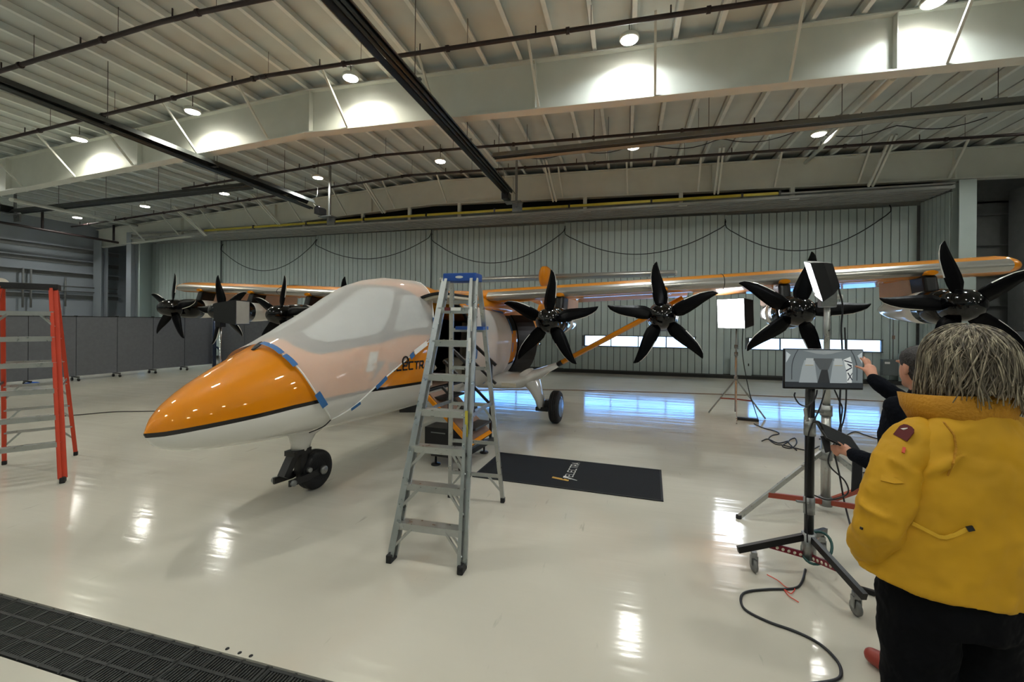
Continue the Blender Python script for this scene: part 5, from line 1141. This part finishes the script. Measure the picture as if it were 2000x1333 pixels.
for f_, s_ in zip(ft, (-1, 1)): b.chain([(s_*.085, 0, .85), (f_.x*.6+.02*s_, .02, .47), (f_.x+.01, f_.y-.02, .09)], [(.1, .105), (.085, .085), (.075, .08)], 16)
blob(b, 'trousers', 'trouser_black', p_, .011, 3, .02, .09)
for f_ in ft:
    b = MB(); b.chain([f_+V((.03, -.05, .055)), f_+V((-.03, .03, .05)), f_+V((-.1, .13, .042))], [.047, .05, .04]); b.chain([f_+V((.025, -.04, .06)), f_+V((.03, -.04, .17))], [.05, .052]); blob(b, 'boot', 'boot_red', p_, .008, 2)
b = MB(); b.ball(hd_c+V((.005, -.012, .045)), (.088, .1, .078), 18, 12); b.ball(hd_c-fyv*.035+V((0, 0, -.005)), (.078, .078, .075), 16, 10); blob(b, 'hair', 'hair_dark', p_, .007, 2, .012, .02)
# collar, patches and snaps of the jacket, put on its surface
bpy.context.view_layer.update()
hb_, hs_ = hitter(jk), hitter(slv)
def hj(x, y):
    a, b = hb_(x, y), hs_(x, y); c = [q for q in (a, b) if q[0] is not None]
    return min(c, key=lambda q: (q[0]-V((0, 0, EYE))).length) if c else (None, None)
def patch(name, px_, py_, wd_, ht, m_, th=.004, ang=0.0, poly=None):
    h, n = hj(px_, py_)
    if h is None: return
    a, u, n = face_axes(n); R2 = Matrix.Rotation(R_(ang), 3, n); a, u = R2 @ a, R2 @ u
    poly = poly or [(-.5, -.5), (.5, -.5), (.5, .5), (-.5, .5)]
    return MB().prism([(x*wd_, y*ht) for x, y in poly], h+n*.003, a, u, th).build(name, m_, w, world=True)
arch = [(-.5, -.5), (.5, -.5), (.5, .2), (.36, .42), (.15, .5), (-.15, .5), (-.36, .42), (-.5, .2)]
ap = patch('sleeve_patch', 1769, 845, .044, .05, 'patch_maroon', .004, -18, arch)
if ap is not None:
    patch('patch_figure', 1771, 840, .014, .022, 'white_print', .006, -18, [(-.5, -.5), (.2, -.4), (.5, .1), (.1, .5), (-.3, .4), (-.1, 0)])
patch('orange_tab', 1765, 881, .008, .02, 'fibre_orange', .004, -10)
patch('snap_button', 1685, 1033, .008, .008, 'black_metal')
def strap(name, P, wid, m_):
    pts_ = [hj(*q) for q in P]; pts_ = [(h+n*.006, n) for h, n in pts_ if h is not None]
    if len(pts_) < 2: return
    b = MB(); vs = []
    for i, (h, n) in enumerate(pts_):
        d = (pts_[min(i+1, len(pts_)-1)][0]-pts_[max(i-1, 0)][0]).normalized(); sd = n.cross(d).normalized()*wid/2; vs += [h+sd, h-sd, h-sd-n*.005, h+sd-n*.005]
    k = len(pts_); b.add(vs, [(i*4+j, i*4+(j+1) % 4, i*4+4+(j+1) % 4, i*4+4+j) for i in range(k-1) for j in range(4)]+[(0, 1, 2, 3), (4*k-1, 4*k-2, 4*k-3, 4*k-4)]); b.build(name, m_, w, world=True)
strap('waist_strap', [(1782, 1022), (1810, 1036), (1832, 1048), (1846, 1050), (1865, 1044), (1892, 1031)], .011, 'collar_light')
patch('strap_snap', 1893, 1032, .016, .014, 'black_metal', .008, 25)
strap('shoulder_seam', [(1815, 808), (1845, 828), (1862, 850), (1866, 875), (1860, 905), (1850, 930)], .004, 'collar_tan')
strap('pocket_flap', [(1722, 935), (1745, 940), (1765, 938)], .02, 'jacket_yellow')
# ---------------- tablet in the hand
tcn = atD(1638, 856, 2.6); al = (atD(1672, 872, 2.6)-atD(1604, 840, 2.6)).normalized(); bl = (FW*.8+V((0, 0, .5))); bl = (bl-al*bl.dot(al)).normalized(); nl = al.cross(bl)
t = thing('tablet', 'dark tablet in an open folio case held before the tall tripod', 'tablet', tcn)
rt_ = Matrix((al, bl, nl)).transposed()
bevel(MB().box(tcn, (.25, .17, .012), rt_).build('tablet_body', 'screen_bezel', t, world=True), .004); MB().box(tcn+nl*.0065, (.225, .145, .001), rt_).build('screen', 'window_dark', t, world=True)
q = atD(1602, 852, 2.56); MB().prism([(0, 0), (.03, -.1), (.06, -.09), (.05, .0)], q, R0, (0, 0, 1), .006).build('case_flap', 'flap_grey', t, world=True)
MB().prism([(-.03, -.1), (.028, -.065), (.034, .09), (-.024, .1)], atD(1672, 928, 2.56), R0, (0, 0, 1), .008).build('folio_cover', 'flap_grey', t, world=True)
MB().path([atD(1588, 825, 2.6), atD(1598, 824, 2.6), atD(1604, 832, 2.6), atD(1608, 842, 2.6)], .006, 6).build('hand_strap', 'black_rubber', t, world=True)
for m_ in bpy.data.materials:
    if m_.name == 'led_glow' or m_.name.startswith('screen_'): m_.cycles.emission_sampling = 'NONE'
